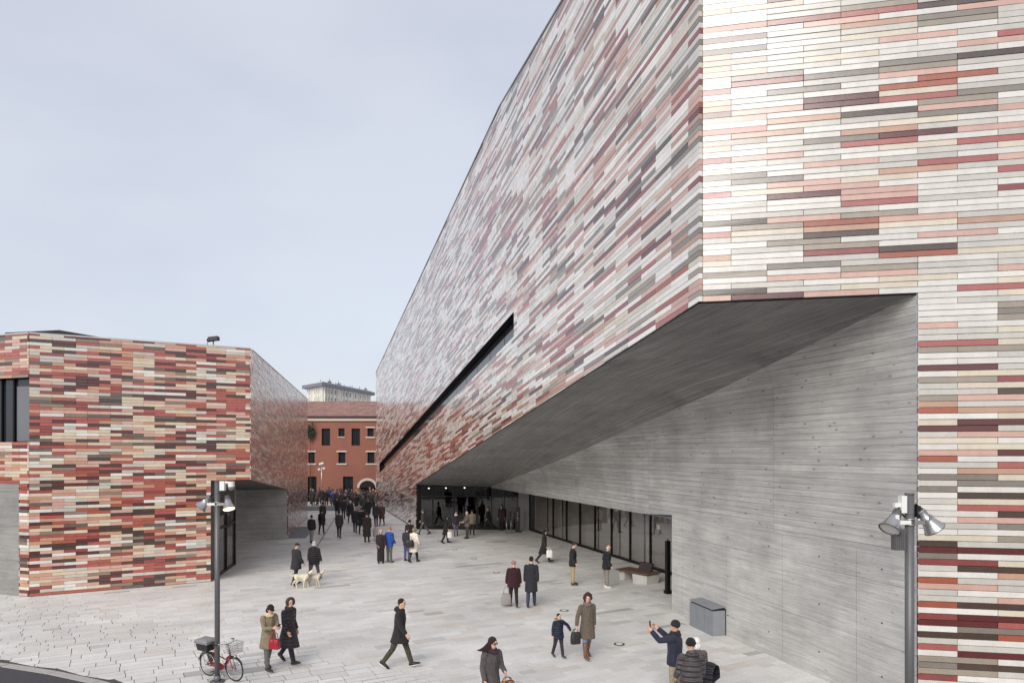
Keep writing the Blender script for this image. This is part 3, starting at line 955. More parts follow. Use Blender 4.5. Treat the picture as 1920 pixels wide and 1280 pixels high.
for k in range(9):
    f0, f1 = 0.004 + k / 9.0, (k + 1) / 9.0 - 0.004
    a_ = Vector((SA[0] + (SB_[0] - SA[0]) * f0, SA[1] + (SB_[1] - SA[1]) * f0, 0)) - sn0 * 0.35; b_ = Vector((SA[0] + (SB_[0] - SA[0]) * f1, SA[1] + (SB_[1] - SA[1]) * f1, 0)) - sn0 * 0.35
    mb = MB(); lo_ = 0.05
    mb.add([a_ + Vector((0, 0, lo_)), b_ + Vector((0, 0, lo_)), b_ + Vector((0, 0, 2.95)), a_ + Vector((0, 0, 2.95))], [(0, 1, 2, 3)]); mb.build('pane_brightener', M_PANE_BRIGHT, museum)
mb = MB()
mb.prism([(0.45, 49.2, 0), (1.22, 48.86, 0), (1.22, 48.86, 3.1), (0.45, 49.2, 3.1)], (0.1, 0.25, 0))
mb.build('corner_panel', plain('light_grey_panel', (140, 140, 142), 0.5), museum)
# interior of the lobby
mb = MB()
inn = [(-6.6, 49.75), (-8.9, 57.0), (5.5, 58.5), (16.5, 36.0), (8.9, 26.0)]
for i in range(len(inn) - 1):
    a, b = inn[i], inn[i + 1]
    mb.add([(a[0], a[1], 0), (b[0], b[1], 0), (b[0], b[1], 3.3), (a[0], a[1], 3.3)], [(0, 1, 2, 3)])
mb.add([(x, y, 3.3) for x, y in inn + [(1.3, 49.0)]], [tuple(range(6))])
mb.build('lobby_wall', M_INT, museum)
mb = MB(); mb.add([(x, y, 0.004) for x, y in inn + [(1.3, 49.0)]], [tuple(range(6))]); mb.build('lobby_floor', plain('lobby_floor', (110, 106, 102), 0.3), museum)
for (a, b, h) in (((-3.4, 53.5), (-1.0, 53.2), 2.6), ((2.0, 54.0), (4.0, 53.0), 2.4), ((6.0, 44.0), (7.6, 40.0), 2.2), ((-6.2, 54.5), (-5.4, 54.4), 3.2)):
    mb = MB(); mb.prism([(a[0], a[1], 0), (b[0], b[1], 0), (b[0], b[1], h), (a[0], a[1], h)], (0.2, 0.4, 0)); mb.build('lobby_partition', M_INTD, museum)
M_SPOT = m_emit('lit_ceiling_spot', (255, 248, 235), 3.0)
for (x, y) in ((804, 915), (836, 914.5), (871, 914)):
    p = at(x, y, 51.0); mb = MB(); mb.ball(p, (0.07, 0.07, 0.05), n=8, h=5); mb.build('ceiling_spot', M_SPOT, museum)
# F: jamb beside the entrance
mb = MB(); mb.add([F.p(TE, 0, 0.004), F.p(TE, ZE, 0.004), F.p(TE, ZE, -0.6), F.p(TE, 0, -0.6)], [(0, 1, 2, 3)]); mb.build('entrance_jamb', M_DARKM, museum)

# ------------------------------------------------------------------ low clad building on the left
annex = empty('museum_annex', (-18.2, 26.2, 0), 'low flat-roofed building clad in red, brown and cream ceramic strips with corner overhang', 'building')
tl2 = 0.775
hL1 = [(SK, LOV), (SD - 0.03, LOV), (SD - 0.03, LTOP), (SK, LTOP)]
hL2 = [(SK, 0.02), (S395, 0.02), (S395, LOV), (SK, LOV)]
tL = tile_polys([hL1, hL2], 0.0, tl2, W_L, 33, SK, SD, 0, LTOP, off_even=0.27, gap=(0.003, 0.004))
big = pick_largest(L, tL)
mb = MB()
for i, t in enumerate(tL):
    if i in big: single_tile(L, 'L', t[0], t[1], t[2], t[3] * 1.5, 0.05, annex, pal=PAL_L)
    else: emit_tile(mb, L, t[0], t[1], t[2], t[3] * 1.5, 0.05, PAL_L)
tE = tile_polys([[(0.03, LOV), (9, LOV), (9, LTOP), (0.03, LTOP)], [(0.03, 0.02), (0.53, 0.02), (0.53, LOV), (0.03, LOV)]], 0.0, tl2, W_L, 37, 0.03, 9, 0, LTOP,
                [(48 * ROW, 68 * ROW, 0.0, 3.4)], off_even=0.1)
for t in tE: emit_tile(mb, LE, t[0], t[1], t[2], t[3], 0.05, PAL_L)
o = mb.build('front_cladding', M_TILE, annex); o['kind'] = 'stuff'
LSL, TS = 28.65, 14.15
def zov(t): return LOV - 0.0799 * t
hS1 = [(0.0, LOV), (TS, zov(TS)), (TS, LTOP), (0.0, LTOP)]
hS2 = [(TS, 0.02), (LSL, 0.02), (LSL, LTOP), (TS, LTOP)]
mb = MB()
for t in tile_polys([hS1, hS2], 0.09, tl2, W_LS, 41, 0.0, LSL, 0, LTOP, off_even=0.1, gap=(0.003, 0.004)): emit_tile(mb, LS, t[0], t[1], t[2], t[3] * 1.5, 0.06, PAL_L)
o = mb.build('side_cladding', M_TILE, annex); o['kind'] = 'stuff'
mb = MB()
for h in ([(SK, LOV), (SD - 0.04, LOV), (SD - 0.04, LTOP), (SK, LTOP)], [(SK, 0), (S395 - 0.03, 0), (S395 - 0.03, LOV), (SK, LOV)]): mb.add(L.poly(h, -0.04), [(0, 1, 2, 3)])
for h in (hS1, hS2): mb.add(LS.poly(h, -0.04), [(0, 1, 2, 3)])
for h in ([(0.0, 68 * ROW), (9, 68 * ROW), (9, LTOP), (0.0, LTOP)], [(0.0, LOV), (9, LOV), (9, 48 * ROW), (0.0, 48 * ROW)], [(3.4, 48 * ROW), (9, 48 * ROW), (9, 68 * ROW), (3.4, 68 * ROW)], [(0, 0), (0.5, 0), (0.5, LOV), (0, LOV)]): mb.add(LE.poly(h, -0.04), [(0, 1, 2, 3)])
mb.build('backing_wall', M_BACK, annex)
# corner window of the left face
z0, z1 = 48 * ROW, 68 * ROW
mb = MB()
for (a, b) in (((0.0, z0), (3.4, z0)), ((3.4, z0), (3.4, z1)), ((3.4, z1), (0.0, z1)), ((0.0, z1), (0.0, z0))):
    mb.add([LE.p(*a, off=0.0), LE.p(*b, off=0.0), LE.p(*b, off=-0.35), LE.p(*a, off=-0.35)], [(0, 1, 2, 3)])
for u in (0.04, 1.06, 1.7, 2.4, 3.36): mb.box(LE.p(u, (z0 + z1) / 2, -0.24), (0.08, 0.10, z1 - z0 - 0.01), Matrix.Rotation(math.atan2(LE.d.y, LE.d.x), 3, 'Z'))
win = mb.build('corner_window', M_DARKM, annex)
mb = MB(); mb.add([LE.p(0.02, z0, -0.27), LE.p(3.38, z0, -0.27), LE.p(3.38, z1, -0.27), LE.p(0.02, z1, -0.27)], [(0, 1, 2, 3)]); mb.build('pane', M_WINGLASS, win)
mb = MB(); mb.add([LE.p(0.09, z0 + 0.04, -0.262), LE.p(0.98, z0 + 0.04, -0.262), LE.p(0.98, z1 - 0.3, -0.262), LE.p(0.09, z1 - 0.3, -0.262)], [(0, 1, 2, 3)])
mb.build('blind', plain('grey_roller_blind', (112, 114, 118), 0.25), win)
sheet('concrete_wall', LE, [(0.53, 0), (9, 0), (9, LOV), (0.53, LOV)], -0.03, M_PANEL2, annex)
# roof and rooftop pieces
mb = MB()
rl = [L.p(SK, LTOP - 0.03, -0.05), L.p(SD, LTOP - 0.03, -0.05), LS.p(LSL, LTOP - 0.03, -0.05), Vector((-40, 58, LTOP - 0.03)), LE.p(9, LTOP - 0.03, -0.05)]
mb.add(rl, [tuple(range(5))])
e_ = LS.p(LSL, 0, -0.05); mb.add([e_, Vector((-40, 58, 0)), Vector((-40, 58, LTOP)), e_ + Vector((0, 0, LTOP))], [(0, 1, 2, 3)])
mb.build('roof', M_ZINC, annex)
mb = MB()
mb.prism([L.p(SK, LTOP, 0.02), L.p(SD + 0.02, LTOP, 0.02), L.p(SD + 0.02, LTOP + 0.05, 0.02), L.p(SK, LTOP + 0.05, 0.02)], L.n * -0.35)
mb.prism([LS.p(0.4, LTOP, 0.02), LS.p(LSL, LTOP, 0.02), LS.p(LSL, LTOP + 0.05, 0.02), LS.p(0.4, LTOP + 0.05, 0.02)], LS.n * -0.35)
mb.prism([LE.p(0.05, LTOP, 0.02), LE.p(9, LTOP, 0.02), LE.p(9, LTOP + 0.05, 0.02), LE.p(0.05, LTOP + 0.05, 0.02)], LE.n * -0.35)
mb.build('coping', plain('pale_metal_coping', (196, 196, 194), 0.4, 0.3), annex)
mb = MB()
mb.prism([(-23.4, 32, 10.55), (-23.4, 32, 10.98), (-20.9, 32, 11.1), (-18.7, 32, 10.72), (-17.4, 32, 10.50), (-17.4, 32, 10.42)], (0, 5, 0))
mb.build('skylight_hood', M_DARKM, annex)
# recess under the overhanging corner
bw0 = Vector((-19.0, 42.1, 0)); bw1 = LS.p(TS, 0, -0.05)
BW = Plane((bw1.x, bw1.y), (bw0.x - bw1.x, bw0.y - bw1.y), (0.35, -0.93))
lbw = (bw0 - bw1).length
BW.n = Vector((BW.d.y, -BW.d.x, 0)); BW.n = BW.n if BW.n.y < 0 else -BW.n
sheet('recess_back_wall', BW, [(0, 0), (lbw, 0), (lbw, 3.2), (0, 3.2)], 0.0, M_BOARD, annex)
RA = L.p(S395, 0); RB = Vector((-13.5, 33.75, 0))
RT = Plane((RA.x, RA.y), (RB.x - RA.x, RB.y - RA.y), (1, 0.17)); lrt = (RB - RA).length
RT.n = Vector((RT.d.y, -RT.d.x, 0)); RT.n = RT.n if RT.n.x > 0 else -RT.n
dz1 = 2.75
sheet('recess_side_wall', RT, [(0.04, dz1), (lrt, dz1), (lrt, 4.0), (0.04, LOV - 0.02)], 0.0, plain('dark_rendered_wall', (92, 89, 86), 0.8, 0, 0.1, 2), annex)
sheet('recess_side_wall', RT, [(0.04, 0), (0.9, 0), (0.9, dz1), (0.04, dz1)], 0.0, plain('dark_rendered_wall', (92, 89, 86), 0.8, 0, 0.1, 2), annex)
mb = MB(); mb.prism([RB, RB + Vector((-5.5, 1.2, 0)), RB + Vector((-5.5, 1.2, 4.0)), RB + Vector((0, 0, 4.0))], (0.0, 0.12, 0)); mb.build('recess_end_wall', M_PANEL, annex)
mb = MB()
rzm = Matrix.Rotation(math.atan2(RT.d.y, RT.d.x), 3, 'Z')
for u in (0.95, 2.7, lrt - 0.06): mb.box(RT.p(u, dz1 / 2, 0), (0.11, 0.12, dz1 - 0.01), rzm)
for z in (0.06, 2.1, dz1 - 0.06): mb.box(RT.p((0.9 + lrt) / 2, z, 0), (lrt - 0.92, 0.10, 0.11), rzm)
door = mb.build('glass_door', M_DARKM, annex)
mb = MB(); mb.box(RT.p((0.9 + lrt) / 2, dz1 / 2, -0.02), (lrt - 1.0, 0.02, dz1 - 0.1), rzm); mb.build('pane', plain('reflecting_door_glass', (88, 86, 82), 0.06, spec=0.9), door)
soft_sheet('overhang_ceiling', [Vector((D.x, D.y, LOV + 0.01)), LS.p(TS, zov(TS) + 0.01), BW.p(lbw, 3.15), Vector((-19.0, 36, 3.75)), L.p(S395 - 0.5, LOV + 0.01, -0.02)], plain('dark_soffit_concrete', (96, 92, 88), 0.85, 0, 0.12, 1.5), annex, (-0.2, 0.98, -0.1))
mb = MB(); mb.tube([L.p(S395 + 0.05, LOV - 0.02), L.p(SD, LOV - 0.02), LS.p(TS, zov(TS) - 0.02)], 0.025, 6); mb.build('overhang_edge_trim', M_DARKM, annex)
# steel grating in the paving along the side wall
g0, g1 = LS.p(TS + 0.2, 0.006, 0.02), LS.p(TS + 7.5, 0.006, 0.02)
gr = MB()
for i in range(26):
    f = i / 26.0
    a = g0.lerp(g1, f); b = g0.lerp(g1, f + 0.03)
    gr.prism([a, b, b + LS.n * 1.05, a + LS.n * 1.05], (0, 0, 0.008))
tag(gr.build('floor_grating', plain('galvanised_grating', (110, 113, 122), 0.5, 0.4)), 'grey steel floor grating along the foot of the left building', 'grating')

# ------------------------------------------------------------------ red building closing the alley
RY = 78.0; SC = RY / FPX
def rx(x): return (x - 960.0) * SC
def rzz(y): return CAM_H - (y - HOR) * SC
red = empty('red_building', (rx(640), RY, 0), 'red rendered building with white window sills and arched passage', 'building')
M_RED = plain('red_render', (138, 90, 77), 0.9, 0, 0.10, 0.5, 0.2)
M_TRIM = plain('white_stone_trim', (196, 186, 174), 0.7)
OPEN = [(603, 619, 803, 835), (634.5, 646, 802.5, 818), (659, 675, 803, 835), (689, 700.5, 802, 818), (578, 590, 847, 868), (634.5, 647.5, 847, 868), (689, 702, 847, 868),
        (577, 593.5, 893, 945), (643, 662, 893, 945), (674, 704, 914, 945), (545, 560, 847, 868), (545, 560, 803, 818)]
XA, XB, ZA = -34.0, -6.0, rzz(784)
ops = [(rx(a), rx(b), max(0.0, rzz(d)), rzz(c)) for a, b, c, d in OPEN]
xs = sorted(set([XA, XB] + [o[0] for o in ops] + [o[1] for o in ops])); zs = sorted(set([0.0, ZA] + [o[2] for o in ops] + [o[3] for o in ops]))
mb = MB()
for i in range(len(xs) - 1):
    for j in range(len(zs) - 1):
        mx, mz = (xs[i] + xs[i + 1]) / 2, (zs[j] + zs[j + 1]) / 2
        if any(o[0] < mx < o[1] and o[2] < mz < o[3] for o in ops): continue
        mb.add([(xs[i], RY, zs[j]), (xs[i + 1], RY, zs[j]), (xs[i + 1], RY, zs[j + 1]), (xs[i], RY, zs[j + 1])], [(0, 1, 2, 3)])
for o in ops:
    a, b, c, d = o
    for p_, q_ in (((a, c), (b, c)), ((b, c), (b, d)), ((b, d), (a, d)), ((a, d), (a, c))):
        mb.add([(p_[0], RY, p_[1]), (q_[0], RY, q_[1]), (q_[0], RY + 0.35, q_[1]), (p_[0], RY + 0.35, p_[1])], [(0, 1, 2, 3)])
mb.add([(XA, RY + 0.36, 0), (XA, RY + 12, 0), (XA, RY + 12, ZA), (XA, RY + 0.36, ZA)], [(0, 1, 2, 3)])
# spandrel of the arch: wall filling the rectangle above the curve
a, b, c, d = ops[9]
r_ = (b - a) / 2; cx_ = (a + b) / 2; zc = d
mb.build('wall', M_RED, red)
mb = MB(); N_ = 14
zt = rzz(897.5); outer = []; inner = []
for k in range(N_ + 1):
    th = math.pi * k / N_
    inner.append((cx_ - r_ * math.cos(th), zc + (zt - zc) * 0.82 * math.sin(th)))
    outer.append((cx_ - (r_ + 0.28) * math.cos(th), zc + (zt - zc) * 0.82 * math.sin(th) + 0.28 * math.sin(th)))
for k in range(N_):
    mb.prism([(inner[k][0], RY - 0.05, inner[k][1]), (inner[k + 1][0], RY - 0.05, inner[k + 1][1]), (outer[k + 1][0], RY - 0.05, outer[k + 1][1]), (outer[k][0], RY - 0.05, outer[k][1])], (0, 0.2, 0))
mb.build('arch_surround', M_TRIM, red)
mb = MB()
mb.add([(p[0], RY - 0.01, p[1]) for p in inner], [tuple(range(len(inner)))]); mb.add([(a, RY + 0.3, 0), (b, RY + 0.3, 0), (b, RY + 0.3, d), (a, RY + 0.3, d)], [(0, 1, 2, 3)])
mb.build('arch_passage', plain('dark_passage', (34, 24, 26), 0.9), red)
for i, o in enumerate(ops):
    if i == 9: continue
    a, b, c, d = o
    mb = MB(); t_ = 0.09
    for bx in (((a + b) / 2, d - t_ / 2, b - a, t_), ((a + b) / 2, c + t_ / 2, b - a, t_), (a + t_ / 2, (c + d) / 2, t_, d - c - 0.19), (b - t_ / 2, (c + d) / 2, t_, d - c - 0.19)):
        mb.box((bx[0], RY + 0.25, bx[1]), (bx[2], 0.08, bx[3]))
    if i in (0, 2, 7, 8): mb.box(((a + b) / 2, RY + 0.25, (c + d) / 2), (0.06, 0.07, d - c - 0.19))
    isd = i in (7, 8)
    w_ = mb.build('door' if isd else 'window', M_DARKM, red)
    mb = MB(); mb.box(((a + b) / 2, RY + 0.29, (c + d) / 2), (b - a, 0.02, d - c)); mb.build('pane', M_WINGLASS, w_)
    if i in (3, 4, 5, 6, 10, 11):
        for z_ in (d + 0.07, c - 0.10):
            mb = MB(); mb.box(((a + b) / 2, RY - 0.04, z_), (b - a + 0.36, 0.16, 0.15)); mb.build('lintel' if z_ > c else 'sill', M_TRIM, w_)
    elif i == 1:
        mb = MB(); mb.box(((a + b) / 2, RY - 0.04, c - 0.08), (b - a + 0.1, 0.14, 0.09)); mb.build('sill', M_TRIM, w_)
mb = MB(); mb.box(((XA + XB) / 2, RY - 0.10, rzz(786)), (XB - XA, 0.22, 0.34)); mb.build('cornice', M_TRIM, red)
mb = MB(); mb.tube([(XA, RY - 0.30, rzz(781.5)), (XB, RY - 0.30, rzz(781.5))], 0.13, 8); mb.build('gutter', plain('dark_gutter', (72, 42, 40), 0.6), red)
zr = rzz(782); zr2 = CAM_H + (HOR - 752) * (RY + 6) / FPX
def m_roof():
    m, n, l, b_ = new_mat('clay_roof_tiles')
    g = n.new('ShaderNodeNewGeometry'); w = n.new('ShaderNodeTexWave'); w.wave_type = 'BANDS'; w.bands_direction = 'X'; w.inputs['Scale'].default_value = 1.3
    w.inputs['Distortion'].default_value = 0.6; l.new(g.outputs['Position'], w.inputs['Vector'])
    t = n.new('ShaderNodeTexNoise'); t.inputs['Scale'].default_value = 1.6; t.inputs['Detail'].default_value = 8; l.new(g.outputs['Position'], t.inputs['Vector'])
    r = n.new('ShaderNodeValToRGB'); r.color_ramp.elements[0].color = lin((124, 92, 84)); r.color_ramp.elements[1].color = lin((160, 124, 114)); r.color_ramp.elements[0].position = 0.3; r.color_ramp.elements[1].position = 0.7
    l.new(t.outputs['Fac'], r.inputs['Fac']); l.new(r.outputs['Color'], b_.inputs['Base Color']); b_.inputs['Roughness'].default_value = 0.85
    bp = n.new('ShaderNodeBump'); bp.inputs['Strength'].default_value = 0.6; bp.inputs['Distance'].default_value = 0.1; l.new(w.outputs['Fac'], bp.inputs['Height']); l.new(bp.outputs['Normal'], b_.inputs['Normal'])
    return m
mb = MB()
mb.add([(XA - 0.3, RY - 0.35, zr), (XB + 0.3, RY - 0.35, zr), (XB + 0.3, RY + 6, zr2), (XA - 0.3, RY + 6, zr2)], [(0, 1, 2, 3)])
mb.add([(XA - 0.3, RY + 12, zr), (XB + 0.3, RY + 12, zr), (XB + 0.3, RY + 6, zr2), (XA - 0.3, RY + 6, zr2)], [(3, 2, 1, 0)])
mb.build('roof', m_roof(), red)
# shrub in a box at the upper left opening
rg = random.Random(3)
mb = MB()
for _ in range(420):
    c_ = Vector((rx(584) + rg.gauss(0, 0.22), RY - 0.45 + rg.gauss(0, 0.13), rzz(809) + rg.gauss(0, 0.42)))
    d1 = Vector((rg.uniform(-1, 1), rg.uniform(-1, 1), rg.uniform(-1, 1))).normalized() * 0.11; d2 = d1.orthogonal().normalized() * 0.06
    mb.add([c_ - d1, c_ + d2, c_ + d1, c_ - d2], [(0, 1, 2, 3)])
shrub = mb.build('climbing_shrub', plain('dark_leaf', (52, 70, 44), 0.6, 0, 0.3, 5))
tag(shrub, 'small dark green shrub clinging to the red wall beside the left building', 'shrub')
mb = MB(); mb.tube([(rx(584), RY - 0.40, 0.0), (rx(583.5), RY - 0.38, 3.0), (rx(584), RY - 0.45, rzz(806))], [0.05, 0.04, 0.02], 6); mb.build('stem', plain('bark', (70, 56, 44), 0.9), shrub, world=False)

# ------------------------------------------------------------------ tower block far behind
tw = empty('tower_block', (-71, 262, 0), 'far off white tower block with flat overhanging roof above the red roof', 'building')
TC, TR, TL_ = Vector((-71.2, 260, 0)), Vector((-60.3, 305, 0)), Vector((-83.0, 274, 0))
M_TW = plain('cream_tower_wall', (214, 211, 203), 0.8, 0, 0.06, 0.2)
M_SLAB = plain('grey_roof_slab', (116, 119, 130), 0.7)
ztw = 31.0
dr = (TR - TC).normalized(); dl = (TL_ - TC).normalized()
nr = Vector((dr.y, -dr.x, 0)); nl = Vector((-dl.y, dl.x, 0))
c0 = TC + dr * 2.0 + dl * 2.0
lr, ll = (TR - TC).length - 4, (TL_ - TC).length - 4
mb = MB(); mb.prism([c0, c0 + dr * lr, c0 + dr * lr + dl * ll, c0 + dl * ll], (0, 0, ztw)); mb.build('wall', M_TW, tw)
mb = MB(); mb.prism([TC + Vector((0, 0, ztw)), TR + Vector((0, 0, ztw)), TR + (TL_ - TC) + Vector((0, 0, ztw)), TL_ + Vector((0, 0, ztw))], (0, 0, 1.25)); mb.build('roof_slab', M_SLAB, tw)
mb = MB(); q_ = TC + dr * 1.5 + dl * 1.5
mb.prism([q_ + Vector((0, 0, ztw + 1.25)), q_ + dr * (lr + 1) + Vector((0, 0, ztw + 1.25)), q_ + dr * (lr + 1) + dl * (ll + 1) + Vector((0, 0, ztw + 1.25)), q_ + dl * (ll + 1) + Vector((0, 0, ztw + 1.25))], (0, 0, 0.5)); mb.build('parapet', M_TW, tw)
mb = MB()
for k in range(10):
    p = TC + dr * (5 + k * 4.0 + rg.uniform(-1, 1)) + dl * rg.uniform(3, 8) + Vector((0, 0, ztw + 1.75))
    mb.tube([p, p + Vector((0, 0, rg.uniform(0.8, 2.2)))], 0.12, 5)
    if k % 2: mb.box(p + Vector((0, 0, 0.4)), (1.2, 1.0, 0.9))
mb.build('roof_antenna', plain('antenna_metal', (70, 72, 78), 0.5), tw)
mbw = None
def tower_face(base, d, n, ln, seq):
    rz_ = Matrix.Rotation(math.atan2(d.y, d.x), 3, 'Z')
    u = 0.8
    while u < ln - 1.5:
        w = rg.choice(seq)
        mb = MB(); c_ = base + d * (u + 0.25) + n * 0.25; mb.box((c_.x, c_.y, ztw / 2), (0.5, 0.6, ztw - 0.01), rz_); mb.build('pilaster', M_TW, tw)
        for fl in range(6, 10):
            zc_ = fl * 3.1 + 1.5
            c_ = base + d * (u + 0.5 + w / 2) + n * 0.04
            mb = MB(); mb.box((c_.x, c_.y, zc_), (w * 0.72, 0.14, 1.7), rz_); mb.build('window', plain('tower_window', (112, 117, 126), 0.3), tw)
        u += w + 0.7 + rg.choice([0, 0, 1.6])
tower_face(c0, dr, nr, lr, [1.5, 2.0, 2.6])
tower_face(c0, dl, nl, ll, [1.3, 1.6])
# ------------------------------------------------------------------ people
REMESH = []
def remesh_later(o, voxel, smooth=4):
    m = o.modifiers.new('fuse', 'REMESH'); m.mode = 'VOXEL'; m.voxel_size = voxel; m.use_smooth_shade = True
    s = o.modifiers.new('soft', 'SMOOTH'); s.factor = 0.5; s.iterations = smooth
    REMESH.append(o)

def finish_remesh():
    dg = bpy.context.evaluated_depsgraph_get()
    new = []
    for o in REMESH:
        me = bpy.data.meshes.new_from_object(o.evaluated_get(dg))
        new.append((o, me))
    for o, me in new:
        old = o.data
        mats = [m for m in old.materials]
        o.modifiers.clear(); o.data = me
        me.materials.clear()
        for m in mats: me.materials.append(m)
        me.polygons.foreach_set('use_smooth', [True] * len(me.polygons))
        extra = EXTRA.get(o)
        if extra: join_extra(o, extra)

EXTRA = {}
def join_extra(o, mb):
    """add fine pieces (fingers, eyes) to the fused body so that it stays one mesh"""
    me = o.data
    bm = bmesh.new(); bm.from_mesh(me)
    vs = [bm.verts.new(p) for p in mb.v]
    for f, mi in zip(mb.f, mb.m):
        try:
            fc = bm.faces.new([vs[i] for i in f]); fc.material_index = mi; fc.smooth = True
        except ValueError:
            pass
    bm.to_mesh(me); bm.free()

SKINS = {'fair': (205, 160, 138), 'tan': (180, 132, 108), 'brown': (120, 84, 66)}
def skin(k):
    return plain('skin', SKINS[k], 0.5, 0, 0.06, 18)
M_EYE = plain('dark_eye', (30, 22, 20), 0.3)
M_LIP = plain('lips', (150, 82, 76), 0.5)

def V3(*a): return Vector(a)

def rot_y(p, a):      # pitch: positive a tips forward (x) for points above
    c, s = math.cos(a), math.sin(a)
    return V3(p.x * c + p.z * s, p.y, -p.x * s + p.z * c)

def person(label, x, y, H=1.7, face=0.0, legs=((0, 0, 0), (0, 0, 0)), arms=((0.05, 0.12, 0.15), (0.05, 0.12, 0.15)), lean=0.0, head=(0.0, 0.0),
           coat=((40, 40, 44), 'wool', 0.72, 1.0), trousers=((40, 40, 44), 'wool'), shoes=((30, 28, 28), 'shoe'), hair=('short', (40, 30, 26)),
           hat=None, scarf=None, hood=None, fat=1.0, skin_k='fair', det=2, group=None, gait=True, skirt=False, scarf_long=None, glasses=False):
    """facing: degrees, 0 = towards +X (right in the picture), 90 = away from the camera, -90 = towards it.
    legs: (hip swing, knee bend, foot pitch) for left, right; arms: (swing, spread, elbow) left, right, in radians"""
    s = H / 1.75
    P = {}
    # --- legs
    ground_min = 1e9
    for i, side in enumerate((1, -1)):
        a, k, fp = legs[i]
        hip = V3(0, side * 0.092, 0.93)
        knee = hip + V3(math.sin(a), side * 0.025, -math.cos(a)) * 0.44
        b = a - k
        ank = knee + V3(math.sin(b), side * 0.035, -math.cos(b)) * 0.42
        ft = V3(math.cos(fp), 0, math.sin(fp)); dn = V3(math.sin(fp), 0, -math.cos(fp))
        heel = ank - ft * 0.055 + dn * 0.07; toe = ank + ft * 0.185 + dn * 0.075
        P[i] = (hip, knee, ank, heel, toe, ft, dn)
        ground_min = min(ground_min, heel.z - 0.012, toe.z - 0.012)
    dz = -ground_min
    sh = lambda p: V3(p.x, p.y, p.z + dz)
    L_ = [tuple(sh(q) for q in P[i][:5]) + P[i][5:] for i in range(2)]
    pel = V3(0, 0, 0.95 + dz)
    def sp(hh, fwd=0.0, lat=0.0):       # point on the spine hh above the pelvis
        return pel + rot_y(V3(fwd, lat, hh), lean)
    shz = 0.47
    nk = sp(0.55)
    hp, hy = head
    hc0 = sp(0.55) + rot_y(V3(0.025, 0, 0.145), lean * 0.5 + hp * 0.6)
    Mh = Matrix.Rotation(hy, 3, 'Z') @ Matrix.Rotation(hp + lean * 0.4, 3, 'Y')
    hd = lambda *a: hc0 + Mh @ V3(*a)
    A_ = []
    for i, side in enumerate((1, -1)):
        a, sp_, el = arms[i][:3]
        inw = arms[i][3] if len(arms[i]) > 3 else 0.0
        shp = sp(shz, 0.0, side * 0.185 * (0.94 + 0.06 * fat))
        d1 = V3(math.sin(a) * math.cos(sp_), side * math.sin(sp_), -math.cos(a) * math.cos(sp_))
        elb = shp + d1 * 0.285
        d2 = V3(math.sin(a + el) * math.cos(sp_ * 0.5), side * (math.sin(sp_ * 0.5) - inw), -math.cos(a + el) * math.cos(sp_ * 0.5)).normalized()
        wr = elb + d2 * 0.25
        A_.append((shp, elb, wr, d2, side))
    fold = {3: 0.013, 2: 0.018, 1: 0.03}[det]
    skm = skin(skin_k)
    # --- body (skin): one continuous mesh
    mb = MB(); n = 10 if det >= 2 else 8
    mb.ball(hd(0, 0, 0.02), (0.097, 0.077, 0.105), Mh, n=14, h=10)
    mb.ball(hd(0.018, 0, -0.055), (0.072, 0.060, 0.072), Mh, n=12, h=8)
    mb.tube([hd(0.088, 0, 0.012), hd(0.108, 0, -0.022)], [0.010, 0.016], 6)
    for sd in (1, -1): mb.ball(hd(-0.005, sd * 0.077, -0.01), (0.02, 0.010, 0.03), Mh, n=8, h=6)
    mb.tube([sp(0.46), sp(0.55), hd(-0.012, 0, -0.05)], [0.062, 0.056, 0.054], n)
    mb.loft([[sp(h_, rx_ * math.cos(2 * math.pi * k / 12) + ox, ry_ * math.sin(2 * math.pi * k / 12)) for k in range(12)] for h_, rx_, ry_, ox in
             ((-0.10, 0.10, 0.14, 0), (0.0, 0.11, 0.15, 0), (0.12, 0.095, 0.13, 0), (0.3, 0.11, 0.15, 0), (0.44, 0.10, 0.16, 0), (0.5, 0.06, 0.09, 0))])
    for (shp, elb, wr, d2, side) in A_: mb.tube([shp, elb, wr], [0.05, 0.04, 0.03], n)
    for (hip, knee, ank, heel, toe, ft, dn) in L_: mb.tube([hip, hip.lerp(knee, 0.5), knee, knee.lerp(ank, 0.35), ank], [0.078, 0.07, 0.05, 0.048, 0.034], n)
    root = bpy.data.objects.new('person', None)
    body_scale = lambda o: None
    mats = [skm, M_EYE, M_LIP]
    body = mb.build('person', mats, None)
    body.location = (x, y, 0); body.rotation_euler = (0, 0, rad(face)); body.scale = (s, s, s)
    bpy.data.objects.remove(root)
    tag(body, label, 'person', group)
    remesh_later(body, fold, 2)
    # fingers, eyes, mouth
    ex = MB()
    for (shp, elb, wr, d2, side) in A_:
        up = d2.cross(V3(0, side, 0)); up = up.normalized() if up.length > 0.1 else V3(0, 0, 1)
        lat = V3(0, side, 0)
        fw = d2.cross(lat).normalized()           # across the palm
        nrm = -lat
        pc = wr + d2 * 0.05
        Mp = Matrix((d2, fw, nrm)).transposed()
        ex.ball(pc, (0.052, 0.040, 0.017), Mp, n=10, h=6)
        ex.tube([wr - d2 * 0.03, wr + d2 * 0.03], [0.029, 0.027], 8)
        for f_, ln in zip((-0.027, -0.009, 0.009, 0.026), (0.06, 0.075, 0.078, 0.066)):
            k0 = pc + d2 * 0.04 + fw * f_
            k1 = k0 + d2 * ln * 0.5 + nrm * 0.010; k2 = k1 + d2 * ln * 0.35 + nrm * 0.026; k3 = k2 + d2 * ln * 0.05 + nrm * 0.022
            ex.tube([k0, k1, k2, k3], [0.0095, 0.009, 0.008, 0.006], 6)
        t0 = pc - d2 * 0.02 - fw * 0.032 * 1
